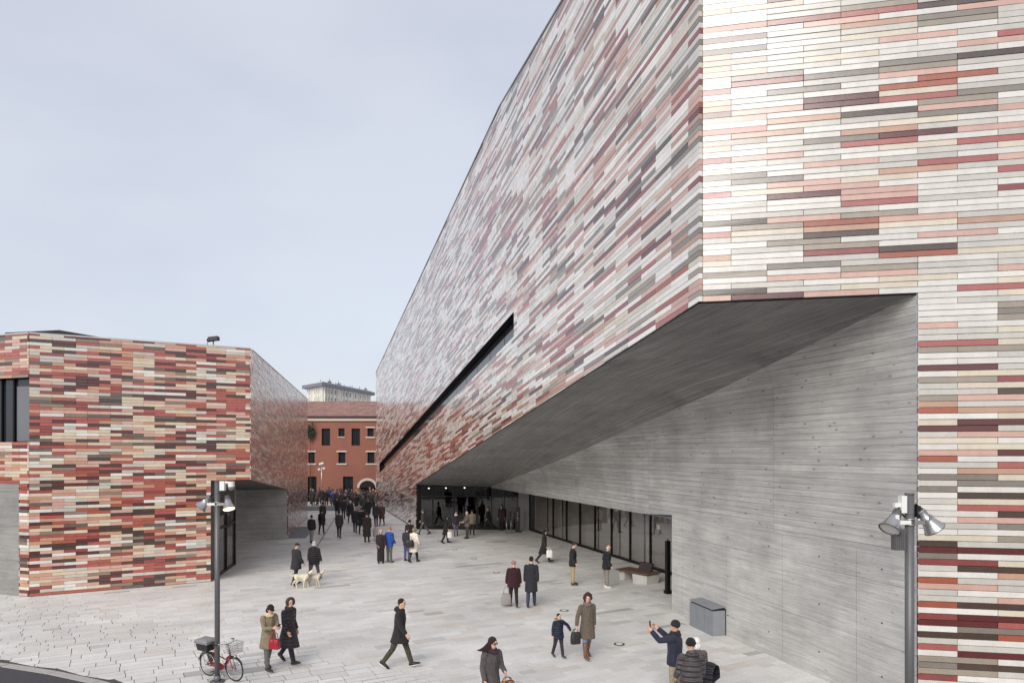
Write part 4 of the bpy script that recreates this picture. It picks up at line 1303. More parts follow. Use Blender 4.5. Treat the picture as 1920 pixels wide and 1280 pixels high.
        ex.tube([t0, t0 + d2 * 0.035 - fw * 0.02 + nrm * 0.012, t0 + d2 * 0.065 - fw * 0.022 + nrm * 0.022], [0.013, 0.011, 0.008], 6)
    for sd in (1, -1):
        ex.ball(hd(0.083, sd * 0.031, 0.012), (0.010, 0.013, 0.008), Mh, 1, n=8, h=5)
        ex.tube([hd(0.088, sd * 0.015, 0.036), hd(0.086, sd * 0.032, 0.041), hd(0.074, sd * 0.05, 0.034)], 0.0055, 5, 1)
    ex.ball(hd(0.086, 0, -0.066), (0.007, 0.022, 0.006), Mh, 2, n=8, h=5)
    EXTRA[body] = ex
    def child(mb, name, m, vox=None, smooth=4, nm=None):
        o = mb.build(name, m, None, smooth=True)
        o.parent = body
        if vox: remesh_later(o, vox, smooth)
        return o
    # --- trousers
    tw_ = 1.14 if not skirt else 1.0
    mb = MB()
    boots = shoes[1] == 'boot'
    for (hip, knee, ank, heel, toe, ft, dn) in L_:
        low = knee.lerp(ank, 0.97)
        mb.tube([hip + V3(0, 0, 0.04), hip.lerp(knee, 0.5), knee, knee.lerp(ank, 0.4), low], [0.080 * tw_ * fat ** 0.5, 0.080 * tw_ * fat ** 0.5, 0.064 * tw_, 0.062 * tw_, 0.053 * tw_ if not boots else 0.045], n)
    mb.ball(pel + V3(0, 0, -0.01), (0.118 * fat, 0.150 * fat, 0.12), None, n=12, h=8)
    if skirt:
        mb.loft([[V3(0.17 * q_ * math.cos(2 * math.pi * k / 14), 0.20 * q_ * math.sin(2 * math.pi * k / 14), z_ + 0.0) for k in range(14)] for z_, q_ in ((0.10, 1.0), (0.5, 1.0), (0.95 + dz, 0.9))])
    child(mb, 'trousers' if not skirt else 'long_skirt', cloth(trousers[0], trousers[1]), fold * 1.2, 3)
    # --- shoes
    scol = shoes[0]
    for (hip, knee, ank, heel, toe, ft, dn) in L_:
        mb = MB()
        lat = V3(0, 1, 0)
        def ring(c_, w, h_, up_):
            return [c_ + lat * w * math.cos(2 * math.pi * k / 10) + up_ * (h_ * math.sin(2 * math.pi * k / 10)) for k in range(10)]
        u_ = -dn
        mb.loft([ring(heel + u_ * 0.045 - ft * 0.02, 0.03, 0.04, u_), ring(heel + u_ * 0.05 + ft * 0.02, 0.042, 0.058, u_), ring(heel + u_ * 0.045 + ft * 0.09, 0.043, 0.055, u_), ring(toe + u_ * 0.034 - ft * 0.06, 0.05, 0.042, u_), ring(toe + u_ * 0.026, 0.045, 0.032, u_), ring(toe + u_ * 0.022 + ft * 0.035, 0.025, 0.02, u_)], 0)
        if boots:
            top = knee.lerp(ank, 0.12)
            mb.tube([top, knee.lerp(ank, 0.4), ank, ank + dn * 0.02], [0.073, 0.070, 0.053, 0.05], n)
        else:
            mb.tube([ank + u_ * 0.03, ank + dn * 0.03], [0.046, 0.05], 8)
        if len(shoes) > 2:
            mb.loft([ring(heel + u_ * 0.008 - ft * 0.025, 0.036, 0.014, u_), ring(heel + u_ * 0.008 + ft * 0.05, 0.045, 0.014, u_), ring(toe + u_ * 0.008 - ft * 0.06, 0.053, 0.014, u_), ring(toe + u_ * 0.01 + ft * 0.035, 0.03, 0.012, u_)], 1)
        o = mb.build('boot' if boots else 'shoe', [cloth(scol, 'leather'), plain('shoe_sole', shoes[2], 0.7)] if len(shoes) > 2 else cloth(scol, 'leather'), None, smooth=True)
        o.parent = body
    # --- coat: torso, skirt of the coat and sleeves fused
    cc, ck, hem, puff = coat
    hem += dz - 0.03
    mb = MB()
    N_ = 16
    # legs' spread at the hem
    xs_ = []
    for (hip, knee, ank, *_r) in L_:
        pts = [hip, knee, ank]
        for j in range(2):
            if pts[j].z >= hem >= pts[j + 1].z:
                t_ = (pts[j].z - hem) / max(1e-6, pts[j].z - pts[j + 1].z); xs_.append(pts[j].x + (pts[j + 1].x - pts[j].x) * t_)
    if hem > 0.9 + dz or not xs_: xs_ = [0, 0]
    hx0, hx1 = min(xs_), max(xs_)
    rings = []
    def ring2(c_, rx_, ry_): return [c_ + V3(rx_ * math.cos(2 * math.pi * k / N_), ry_ * math.sin(2 * math.pi * k / N_), 0) for k in range(N_)]
    wf = fat * puff
    flare = 0.03 * max(0, 0.95 + dz - hem) / 0.4
    rings.append(ring2(V3((hx0 + hx1) / 2, 0, hem), 0.135 * wf + flare + (hx1 - hx0) / 2 * 0.9, 0.185 * wf + flare))
    if hem < 0.8 + dz:
        rings.append(ring2(V3((hx0 + hx1) / 4, 0, (hem + 0.9 + dz) / 2), 0.14 * wf + flare * 0.5 + (hx1 - hx0) / 4, 0.19 * wf + flare * 0.5))
    for h_, rx_, ry_, ox in ((0.02, 0.140, 0.180, 0.0), (0.16, 0.130, 0.165, 0.0), (0.30, 0.137, 0.178, 0.005), (0.42, 0.125, 0.190, 0.0), (0.485, 0.095, 0.165, 0.0), (0.53, 0.07, 0.095, 0.0), (0.575, 0.068, 0.075, 0.005)):
        rings.append([sp(h_, ox + rx_ * wf ** (1 if h_ < 0.45 else 0.3) * math.cos(2 * math.pi * k / N_), ry_ * wf ** (1 if h_ < 0.4 else 0.3) * math.sin(2 * math.pi * k / N_)) for k in range(N_)])
    mb.loft(rings)
    for (shp, elb, wr, d2, side) in A_:
        q_ = puff * fat ** 0.4
        mb.ball(shp + V3(0, -side * 0.01, -0.005), 0.072 * q_, n=10, h=8)
        mb.tube([shp, shp.lerp(elb, 0.5), elb, elb.lerp(wr, 0.5), wr + d2 * 0.005], [0.071 * q_, 0.066 * q_, 0.060 * q_, 0.056 * q_, 0.049 * q_], 10)
    if hood:
        if hood[0] == 'down':
            mb.ball(sp(0.55, -0.085), (0.085, 0.125, 0.075), Matrix.Rotation(lean - 0.5, 3, 'Y'), n=12, h=8)
    if glasses:
        g_ = MB()
        for sd in (1, -1): g_.ball(hd(0.09, sd * 0.033, 0.01), (0.012, 0.03, 0.02), Mh, n=10, h=6); g_.tube([hd(0.085, sd * 0.06, 0.014), hd(0.0, sd * 0.083, 0.01)], 0.004, 5)
        child(g_, 'sunglasses', M_BLACKP)
    child(mb, 'coat' if hem - dz < 0.78 else 'jacket', cloth(cc, ck), fold * 1.2, 3)
    if hood and hood[0] == 'fur':
        mb = MB(); rgl = random.Random(sum(map(ord, label)))
        for k in range(26):
            th = math.pi * (-0.15 + 1.3 * k / 25)
            c_ = hd(0.03, 0.105 * math.cos(th), 0.02 + 0.115 * math.sin(th)) if hood[2] else sp(0.58, -0.05 + 0.0, 0) + V3(0.11 * math.cos(2 * math.pi * k / 26), 0.115 * math.sin(2 * math.pi * k / 26), 0.0)
            mb.ball(c_ + V3(rgl.uniform(-.01, .01), 0, rgl.uniform(-.01, .01)), 0.036, n=7, h=5)
        if hood[2]:
            mb.ball(hd(-0.03, 0, 0.015), (0.105, 0.102, 0.13), Mh, n=12, h=8)
        child(mb, 'fur_hood', cloth(hood[1], 'fur'), 0.018, 1)
    if scarf:
        mb = MB()
        M2 = Matrix.Rotation(lean + 0.15, 3, 'Y')
        mb.torus(sp(0.565, 0.01), 0.078, 0.042, M2, 18, 8); mb.torus(sp(0.53, 0.015), 0.092, 0.036, M2, 18, 8)
        if scarf_long: mb.tube([sp(0.52, 0.1, -0.03), sp(0.35, 0.165, -0.02), sp(0.1, 0.17, 0.0), sp(-0.08, 0.18, 0.0)], [0.04, 0.05, 0.055, 0.05], 8)
        child(mb, 'scarf', cloth(scarf, 'fur'), 0.016, 2)
    # --- hair / hat
    kind, hcol = hair
    hm = cloth(hcol, 'fur')
    mb = MB()
    if kind == 'short':
        mb.ball(hd(-0.016, 0, 0.045), (0.096, 0.085, 0.094), Mh, n=14, h=9); mb.ball(hd(-0.045, 0, 0.015), (0.06, 0.077, 0.075), Mh, n=12, h=8)
    elif kind == 'balding':
        mb.ball(hd(-0.045, 0, -0.005), (0.062, 0.084, 0.06), Mh, n=12, h=8)
    elif kind == 'bob':
        mb.ball(hd(-0.016, 0, 0.04), (0.102, 0.093, 0.103), Mh, n=14, h=9); mb.ball(hd(-0.04, 0, -0.05), (0.078, 0.105, 0.11), Mh, n=12, h=8)
    elif kind == 'long':
        mb.ball(hd(-0.014, 0, 0.042), (0.103, 0.092, 0.102), Mh, n=14, h=9); mb.ball(hd(-0.045, 0, -0.05), (0.075, 0.1, 0.12), Mh, n=12, h=8)
        mb.tube([hd(-0.05, -0.03, -0.06), hd(-0.08, -0.09, -0.17), hd(-0.08, -0.13, -0.27), hd(-0.09, -0.17, -0.36)], [0.09, 0.095, 0.07, 0.02], 10)
        mb.tube([hd(-0.04, -0.06, -0.02), hd(-0.08, -0.16, -0.10), hd(-0.12, -0.25, -0.13), hd(-0.15, -0.35, -0.11)], [0.06, 0.05, 0.03, 0.006], 7)
    elif kind == 'curly':
        rgl = random.Random(7)
        for k in range(46):
            th, ph = rgl.uniform(0, math.pi * 0.8), rgl.uniform(0, 2 * math.pi)
            v = V3(-0.02 + 0.105 * math.sin(th) * math.cos(ph), 0.108 * math.sin(th) * math.sin(ph), 0.03 + 0.115 * math.cos(th))
            if v.x > 0.055 and v.z < 0.09: continue
            mb.ball(hd(*v), rgl.uniform(0.03, 0.045), n=7, h=5)
        mb.ball(hd(-0.03, 0, 0.02), (0.10, 0.105, 0.11), Mh, n=12, h=8)
    if kind != 'none': child(mb, 'hair', hm, 0.016, 2)
    if hat:
        hk, hc_ = hat
        mb = MB()
        if hk == 'beanie':
            mb.ball(hd(-0.012, 0, 0.05), (0.108, 0.096, 0.098), Mh, n=14, h=9); mb.torus(hd(-0.012, 0, 0.035), 0.088, 0.02, Mh, 18, 7)
            child(mb, 'knitted_hat', cloth(hc_, 'fur'), 0.016, 2)
        else:
            mb.ball(hd(-0.008, 0, 0.06), (0.106, 0.09, 0.072), Mh, n=14, h=8)
            mb.ball(hd(0.105, 0, 0.055), (0.062, 0.07, 0.012), Mh @ Matrix.Rotation(0.2, 3, 'Y'), n=10, h=6)
            child(mb, 'cap', cloth(hc_, 'wool'), 0.014, 2)
    body['hands'] = 0
    del body['hands']
    # world positions of hands for things held
    Mw = Matrix.Translation((x, y, 0)) @ Matrix.Rotation(rad(face), 4, 'Z') @ Matrix.Scale(s, 4)
    return body, [Mw @ (a[2] + a[3] * 0.10) for a in A_], Mw, hd, sp

WALK = ((0.36, 0.05, 0.28), (-0.34, 0.30, -0.55))        # left leg forward
WALK2 = ((-0.34, 0.30, -0.55), (0.36, 0.05, 0.28))
STEP = ((0.20, 0.05, 0.1), (-0.22, 0.18, -0.3))
STEP2 = ((-0.22, 0.18, -0.3), (0.20, 0.05, 0.1))
STAND = ((0.02, 0.0, 0), (-0.02, 0.0, 0))
BLK = (26, 25, 27)
def G(px_, py_): p = gp(px_, py_); return p.x, p.y

# front of the square
x_, y_ = G(749, 1252)
person('man in dark hooded coat and olive trousers striding across the middle of the square', x_, y_, 1.74, -8, WALK, ((-0.25, 0.1, 0.25), (0.25, 0.1, 0.35)), 0.05, (0.05, 0.0),
       ((34, 31, 33), 'wool', 0.70, 1.08), ((62, 60, 42), 'wool'), ((24, 24, 24), 'shoe', (225, 225, 222)), ('short', (34, 26, 22)), hood=('down',), det=3)
x_, y_ = G(503, 1256)
_, hands, *_r = person('woman in khaki parka and dark cap looking at her phone beside the bicycle', x_, y_, 1.62, -38, STEP2, ((0.35, 0.05, 1.35, 0.5), (0.35, 0.05, 1.35, 0.5)), 0.06, (0.45, -0.1),
       ((128, 118, 96), 'wool', 0.62, 1.08), ((96, 94, 92), 'wool'), ((46, 44, 44), 'shoe'), ('bob', (34, 26, 24)), ('cap', (28, 24, 24)), scarf=(214, 190, 160), det=3)
PHONE1 = (hands[0] + hands[1]) / 2
x_, y_ = G(541, 1243)
person('woman in long dark quilted coat with fur hood up walking beside khaki parka', x_, y_, 1.67, -25, WALK2, ((-0.1, 0.1, 0.5), (0.1, 0.1, 0.5)), 0.02, (0.08, -0.3),
       ((46, 40, 46), 'puffer', 0.50, 1.12), ((28, 26, 30), 'wool'), ((26, 24, 24), 'shoe'), ('none', (60, 50, 40)), hood=('fur', (74, 60, 50), True), scarf=(48, 40, 46), det=3)
x_, y_ = G(921, 1352)
_, hLH, *_r = person('long haired woman in sunglasses and grey coat at the bottom edge, hair blowing', x_, y_, 1.67, -52, STEP, ((0.2, 0.12, 1.1, 0.4), (-0.05, 0.15, 0.5)), 0.03, (0.1, 0.25),
       ((78, 72, 72), 'wool', 0.62, 1.05), ((38, 36, 44), 'denim'), ((30, 28, 28), 'shoe'), ('long', (42, 28, 26)), scarf=(58, 40, 50), det=3, glasses=True)
x_, y_ = G(1047, 1232)
_, hC, *_r = person('small boy in navy jacket holding hands with the woman in tweed coat', x_, y_, 1.14, -62, STEP, ((0.15, 0.95, 0.1), (-0.15, 0.15, 0.2)), 0.0, (0.05, 0.2),
       ((38, 44, 66), 'puffer', 0.80, 1.12), ((42, 42, 46), 'denim'), ((72, 68, 64), 'shoe'), ('short', (40, 30, 26)), hood=('fur', (128, 112, 92), False), det=3, fat=1.12)
x_, y_ = G(1101, 1233)
_, hW, *_r = person('curly haired woman in brown tweed coat and tall boots leading a small boy', x_, y_, 1.66, -72, STEP2, ((-0.1, 0.1, 0.2), (0.1, 0.42, 0.15)), 0.0, (0.15, -0.35),
       ((94, 84, 74), 'fur', 0.58, 1.06), ((100, 112, 134), 'denim'), ((108, 76, 54), 'boot'), ('curly', (56, 36, 32)), scarf=(110, 100, 90), det=3)
_, hP, *_r = person('man in navy jacket and beanie holding up a phone to take a photo', 3.52, 15.0, 1.76, 150, STAND, ((1.35, 0.2, 0.95, 0.25), (1.25, 0.25, 1.0, 0.25)), -0.03, (-0.1, 0.0),
       ((36, 38, 58), 'wool', 0.86, 1.12), ((150, 138, 114), 'wool'), ((52, 46, 42), 'shoe'), ('none', (60, 50, 40)), ('beanie', (34, 32, 36)), scarf=(38, 38, 44), det=3, fat=1.05)
person('man in grey quilted jacket and black beanie seen from behind at the bottom edge', 3.47, 13.42, 1.78, 88, STAND, ((0.25, 0.12, 0.6), (0.25, 0.15, 0.6)), 0.02, (0.1, 0.0),
       ((76, 70, 72), 'puffer', 0.84, 1.16), ((70, 66, 64), 'denim'), ((40, 38, 38), 'shoe'), ('none', (60, 50, 40)), ('beanie', (24, 23, 25)), hood=('down',), det=3, fat=1.05)
person('white haired person mostly hidden behind the grey quilted jacket', 3.82, 14.35, 1.56, 95, STAND, coat=((84, 80, 78), 'wool', 0.8, 1.05), trousers=((60, 58, 58), 'wool'), hair=('bob', (226, 224, 220)), det=2)

# middle distance
x_, y_ = G(963, 1137)
_, hB, *_r = person('woman in burgundy fur coat walking away with a striped bag', x_, y_, 1.58, 92, STEP, ((0.0, 0.22, 0.1), (0.05, 0.2, 0.2)), 0.0, (0.05, 0.0),
       ((48, 18, 27), 'fur', 0.78, 1.22), ((30, 26, 28), 'wool'), ((26, 24, 24), 'shoe'), ('none', (150, 120, 110)), ('beanie', (150, 116, 116)), det=2, fat=1.05)
x_, y_ = G(996, 1137)
person('man in long navy black overcoat and blue jeans walking away beside burgundy coat', x_, y_, 1.73, 88, STEP2, ((0.05, 0.12, 0.15), (-0.1, 0.12, 0.15)), 0.0, (0.05, 0.0),
       ((32, 34, 42), 'wool', 0.56, 1.1), ((52, 56, 84), 'denim'), ((40, 38, 40), 'shoe'), ('short', (24, 20, 20)), det=2)
x_, y_ = G(1020, 1055)
_, hWb, *_r = person('person in dark coat with white bag walking along the glass front', x_, y_, 1.63, -5, WALK, ((0.05, 0.1, 0.2), (0.1, 0.1, 0.3)), 0.03, (0.1, 0.0),
       ((30, 27, 28), 'wool', 0.52, 1.05), ((34, 30, 30), 'wool'), ((28, 26, 26), 'shoe'), ('bob', (34, 28, 28)), det=2)
x_, y_ = G(1074, 1096)
person('man in black jacket and sand coloured trousers standing near the bald man', x_, y_, 1.72, 5, STAND, ((-0.25, 0.22, 0.75), (-0.2, 0.22, 0.7)), 0.02, (0.3, -0.2),
       ((36, 33, 36), 'puffer', 0.80, 1.1), ((168, 146, 108), 'wool'), ((72, 64, 54), 'shoe'), ('short', (52, 46, 44)), det=2, fat=1.06)
x_, y_ = G(1137, 1102)
person('bald man in navy quilted jacket, grey trousers and white shoes near the bench', x_, y_, 1.70, 15, STAND, ((-0.25, 0.22, 0.75), (-0.2, 0.22, 0.7)), 0.08, (0.25, 0.1),
       ((34, 36, 46), 'puffer', 0.80, 1.12), ((128, 122, 114), 'wool'), ((220, 218, 214), 'shoe'), ('balding', (196, 190, 186)), det=2, fat=1.06)
x_, y_ = G(555, 1097)
person('man in dark coat and flat cap walking the pale dogs', x_, y_, 1.70, 55, STEP, ((0.1, 0.12, 0.5), (0.15, 0.12, 0.4)), 0.02, (0.2, -0.4),
       ((40, 38, 42), 'wool', 0.70, 1.12), ((34, 32, 38), 'wool'), ((34, 32, 32), 'shoe'), ('short', (80, 76, 74)), ('cap', (28, 26, 28)), det=2, fat=1.1)
x_, y_ = G(589, 1089)
_, hD, *_r = person('grey haired person in black quilted jacket holding the dog lead', x_, y_, 1.68, 80, WALK2, ((0.0, 0.22, 0.2), (0.1, 0.2, 0.3)), 0.0, (0.1, 0.0),
       ((36, 33, 38), 'puffer', 0.78, 1.2), ((98, 92, 88), 'wool'), ((36, 34, 34), 'shoe'), ('bob', (168, 166, 164)), hood=('down',), det=2, fat=1.05)
x_, y_ = G(730, 1054)
person('man in bright blue jacket and grey green trousers standing with a companion', x_, y_, 1.74, 60, STAND, ((0.1, 0.15, 0.6), (0.1, 0.1, 0.7, 0.2)), 0.0, (0.1, 0.8),
       ((34, 78, 164), 'puffer', 0.82, 1.14), ((88, 90, 84), 'wool'), ((96, 100, 120), 'shoe'), ('short', (150, 110, 96)), det=2, fat=1.05)
x_, y_ = G(714, 1055)
person('woman in pink knitted hat and long dark skirt beside the bright blue jacket', x_, y_, 1.62, -80, STAND, ((0.1, 0.2, 0.4), (0.1, 0.12, 0.6, 0.3)), 0.0, (0.1, 0.3),
       ((38, 30, 36), 'wool', 0.80, 1.15), ((30, 26, 28), 'wool'), ((30, 28, 28), 'shoe'), ('bob', (120, 90, 80)), ('beanie', (196, 160, 156)), det=2, skirt=True)
x_, y_ = G(763, 1051)
person('man in navy jacket and blue jeans next to the cream coat', x_, y_, 1.66, 75, STAND, ((0.1, 0.15, 0.5), (0.1, 0.1, 0.6)), 0.0, (0.1, 0.0),
       ((40, 40, 58), 'wool', 0.84, 1.1), ((78, 82, 118), 'denim'), ((32, 30, 32), 'shoe'), ('short', (40, 34, 32)), det=2)
x_, y_ = G(776, 1054)
person('woman in cream coat with olive fur hood and black boots', x_, y_, 1.68, 60, STEP2, ((0.2, 0.12, 0.9), (0.1, 0.15, 0.5)), 0.0, (0.1, 0.0),
       ((226, 214, 200), 'wool', 0.56, 1.08), ((28, 26, 28), 'wool'), ((26, 24, 26), 'boot'), ('none', (120, 100, 80)), hood=('fur', (124, 118, 92), True), det=2)
x_, y_ = G(768, 1033)
person('black clad person standing just behind the cream coat', x_, y_, 1.72, 80, STAND, coat=((28, 26, 28), 'puffer', 0.78, 1.15), trousers=((30, 28, 30), 'wool'), hair=('short', (30, 26, 26)), det=2)
x_, y_ = G(794, 1002)
person('person in dark green jacket striding in front of the left end of the entrance glass', x_, y_, 1.68, 175, WALK, ((-0.2, 0.12, 0.3), (0.25, 0.12, 0.4)), 0.05, (0.1, 0.0),
       ((58, 66, 62), 'wool', 0.78, 1.12), ((92, 92, 90), 'wool'), ((30, 28, 28), 'shoe'), ('none', (40, 40, 40)), ('beanie', (70, 78, 84)), det=1)
x_, y_ = G(836, 1018)
_, hWb2, *_r = person('woman in black coat with white bag walking before the entrance glass', x_, y_, 1.62, 10, STEP, ((0.05, 0.1, 0.3), (0.05, 0.1, 0.4)), 0.0, (0.1, 0.0),
       ((26, 25, 27), 'wool', 0.55, 1.08), ((28, 26, 28), 'wool'), ((26, 24, 26), 'boot'), ('long', (30, 24, 24)), det=1)
x_, y_ = G(855, 1005)
person('woman with big white scarf coming out of the museum entrance', x_, y_, 1.62, -80, STEP2, coat=((44, 38, 52), 'wool', 0.82, 1.1), trousers=((98, 92, 108), 'denim'), hair=('bob', (36, 30, 30)), scarf=(226, 222, 220), det=1)
x_, y_ = G(876, 1009)
person('white haired man in brown grey jacket gesturing by the entrance', x_, y_, 1.68, -150, STAND, ((0.6, 0.2, 0.7), (0.3, 0.2, 0.9)), 0.0, (0.1, 0.0),
       coat=((104, 96, 88), 'wool', 0.78, 1.12), trousers=((66, 60, 60), 'wool'), hair=('short', (206, 200, 194)), det=1)
x_, y_ = G(885, 1003)
person('person in tan jacket half hidden behind the white haired man', x_, y_, 1.66, 100, STAND, coat=((136, 122, 106), 'wool', 0.8, 1.1), trousers=((52, 46, 46), 'wool'), hair=('short', (50, 42, 40)), det=1)
x_, y_ = G(915, 993)
person('person in dark jacket striding past the sliding entrance doors', x_, y_, 1.62, 170, WALK, coat=((40, 38, 40), 'wool', 0.75, 1.08), trousers=((48, 44, 46), 'wool'), hair=('short', (130, 116, 108)), scarf=(190, 180, 176), det=1)
x_, y_ = G(940, 994)
person('attendant in dark red brown jacket standing by the barrier posts', x_, y_, 1.72, -100, STAND, coat=((56, 44, 44), 'wool', 0.78, 1.12), trousers=((44, 40, 40), 'wool'), hair=('short', (40, 34, 32)), det=1)
x_, y_ = G(956, 992)
person('attendant in grey jacket behind the barrier posts', x_, y_, 1.66, -110, STAND, coat=((80, 76, 78), 'wool', 0.8, 1.12), trousers=((36, 34, 36), 'wool'), hair=('short', (96, 84, 78)), det=1)

# alley
alley = [
 (584, 1018, 1.66, 85, STEP, (38, 36, 40), 'puffer', 0.84, (156, 152, 150), 'short', (34, 30, 30), None, 'man in black jacket and pale grey trousers walking into the alley'),
 (603, 1001, 1.60, 88, STEP2, (28, 27, 29), 'puffer', 0.74, (28, 27, 29), 'short', (30, 27, 27), None, 'person in wide black coat ahead of the pale grey trousers'),
 (636, 1008, 1.70, 90, STEP, (58, 55, 54), 'wool', 0.76, (34, 32, 34), 'short', (40, 36, 34), None, 'lone person in charcoal coat walking up the middle of the alley'),
 (605, 984, 1.70, 85, STEP2, (64, 60, 58), 'wool', 0.80, (54, 50, 50), 'short', (52, 46, 44), None, 'person in faded grey brown jacket by the low stone plinth'),
 (666, 998, 1.70, 90, STEP, (40, 40, 46), 'wool', 0.74, (38, 38, 44), 'short', (160, 156, 152), None, 'grey haired man in dark blue coat left of the long brown coat'),
 (688, 1016, 1.76, 92, STAND, (48, 42, 38), 'wool', 0.36, (26, 25, 26), 'none', (30, 30, 30), (52, 46, 42), 'tall person in long dark brown coat and hat beside the pushchair'),
 (678, 1001, 1.74, 95, STEP2, (26, 26, 28), 'wool', 0.6, (26, 26, 28), 'short', (46, 40, 38), None, 'person in black coat just behind the long brown coat'),
 (705, 987, 1.74, -90, STEP, (42, 42, 50), 'wool', 0.78, (34, 33, 38), 'short', (60, 48, 42), None, 'man in dark blue jacket coming back beside the tiled foot of the tall facade'),
 (716, 985, 1.66, -95, STEP2, (74, 54, 50), 'fur', 0.55, (30, 28, 30), 'bob', (56, 40, 36), None, 'woman in reddish brown coat closest to the tall facade'),
 (673, 985, 1.72, 90, STAND, (132, 130, 132), 'wool', 0.66, (60, 58, 60), 'short', (90, 82, 78), None, 'person in light grey coat among dark coats in the alley'),
 (690, 975, 1.74, 90, STEP, (30, 30, 34), 'wool', 0.55, (30, 30, 34), 'short', (110, 92, 84), None, 'person in long black coat ahead of the light grey coat'),
 (657, 980, 1.70, 92, STEP2, (36, 32, 34), 'puffer', 0.72, (32, 30, 34), 'short', (206, 200, 194), None, 'white haired person in black jacket in the alley crowd'),
 (644, 973, 1.72, 95, STEP, (44, 44, 54), 'puffer', 0.78, (40, 40, 48), 'short', (40, 34, 32), None, 'person in dark slate jacket left of the white haired one in the alley crowd'),
 (632, 970, 1.68, 85, STAND, (36, 34, 40), 'wool', 0.7, (36, 34, 40), 'none', (40, 34, 32), (70, 66, 70), 'person in black coat and grey hat in the alley crowd'),
]
for (px_, py_, H_, fc, lg, cc, ck, hem, tc_, hk, hc_, hat_, lab) in alley:
    x_, y_ = G(px_, py_)
    person(lab, x_, y_, H_, fc, lg, coat=(cc, ck, hem, 1.12), trousers=(tc_, 'wool'), hair=(hk, hc_), hat=('beanie', hat_) if hat_ else None, det=1, skirt=False)
x_, y_ = G(704, 1013)
person('toddler in cream snowsuit and pink hat beside the long brown coat', x_, y_, 0.92, -80, STAND, coat=((214, 206, 196), 'puffer', 0.5, 1.25), trousers=((200, 190, 180), 'wool'), hair=('none', (0, 0, 0)), hat=('beanie', (206, 96, 104)), det=1, fat=1.2)

# far crowd: light figures, each one mesh with coat, legs, head and hair
def far_person(mb_seed, coat_c, leg_c, hair_c, hem, wide):
    mb = MB(); rg_ = random.Random(mb_seed)
    a = rg_.uniform(-0.25, 0.25)
    for sd in (1, -1):
        f = V3(a * sd * 0.8, sd * 0.09, 0.0)
        mb.tube([V3(0, sd * 0.09, 0.92), V3(f.x * 0.6 + 0.03, sd * 0.09, 0.48), f + V3(0, 0, 0.06)], [0.10, 0.075, 0.055], 8, 1)
        mb.ball(f + V3(0.06, 0, 0.045), (0.13, 0.05, 0.045), None, 4, 8, 5)
        el = V3(rg_.uniform(-0.05, 0.2), sd * 0.29 * wide, 1.14)
        hnd = el + V3(rg_.uniform(0.0, 0.2), -sd * 0.06, -0.22)
        mb.tube([V3(0, sd * 0.20 * wide, 1.41), el, hnd], [0.075, 0.065, 0.05], 8, 0)
        mb.ball(hnd + V3(0.01, 0, -0.05), (0.035, 0.03, 0.06), None, 2, 6, 5)
    N_ = 12
    mb.loft([[V3(rx_ * math.cos(2 * math.pi * k / N_), ry_ * wide * math.sin(2 * math.pi * k / N_), z_) for k in range(N_)] for z_, rx_, ry_ in
             ((hem, 0.17, 0.21), (0.95, 0.15, 0.19), (1.12, 0.14, 0.175), (1.3, 0.145, 0.20), (1.42, 0.11, 0.20), (1.49, 0.07, 0.1), (1.53, 0.06, 0.07))], 0)
    mb.ball((0.015, 0, 1.63), (0.095, 0.08, 0.125), None, 2, 10, 8)
    mb.tube([(0.105, 0, 1.64), (0.12, 0, 1.615)], [0.012, 0.017], 6, 2)
    mb.ball((-0.02, 0, 1.67), (0.10, 0.092, 0.10), None, 3, 10, 8)
    ms = [cloth(coat_c, 'wool'), cloth(leg_c, 'wool'), skin('fair'), cloth(hair_c, 'fur'), cloth((28, 26, 26), 'leather')]
    return mb.build('person', ms, None, smooth=True)
crowd_spec = [((42, 40, 44), (38, 38, 42), (40, 34, 32), 0.72, 1.0), ((56, 58, 78), (44, 44, 56), (60, 50, 46), 0.82, 1.05), ((52, 47, 46), (42, 40, 42), (164, 160, 156), 0.55, 1.05),
              ((84, 76, 70), (50, 46, 48), (46, 38, 34), 0.78, 1.1), ((32, 32, 36), (54, 58, 82), (36, 30, 30), 0.62, 1.0), ((88, 58, 60), (44, 42, 44), (80, 60, 52), 0.7, 1.05),
              ((108, 104, 102), (50, 48, 52), (60, 48, 42), 0.8, 1.08), ((62, 66, 58), (48, 46, 46), (110, 92, 78), 0.76, 1.1)]
protos = [far_person(k, *spec) for k, spec in enumerate(crowd_spec)]
CLO = ['charcoal coat', 'slate blue jacket', 'long dark coat, grey haired', 'brown grey jacket', 'black coat and blue jeans', 'dull maroon coat', 'mid grey jacket', 'dark olive jacket']
rgc = random.Random(17)
spots = []
tries = 0
while len(spots) < 40 and tries < 4000:
    tries += 1
    yy = rgc.uniform(59.5, 75.5); px_ = rgc.uniform(581, 705)
    if px_ < 630 and yy < 66: continue
    if 596 < px_ < 622 and yy < 70: continue
    xx = (px_ - 960) / FPX * yy
    if yy < 61.5 and rgc.random() < 0.6: continue
    if any((xx - a) ** 2 + (yy - b) ** 2 < 0.5 for a, b in spots): continue
    spots.append((xx, yy))
used = set(); taken = set()
def crowd_label(k, xx, yy):
    fx = (xx / yy) * FPX + 960
    zone = 'below left doorway' if fx < 597 else 'by distant lamp post' if fx < 618 else 'left of middle doorway' if fx < 641 else 'below middle doorway' if fx < 663 else 'left of arched passage' if fx < 680 else 'before arched passage'
    dep = 'front' if yy < 65 else 'middle' if yy < 71 else 'back'
    return 'person in %s, %s of the far crowd, %s' % (CLO[k], dep, zone)
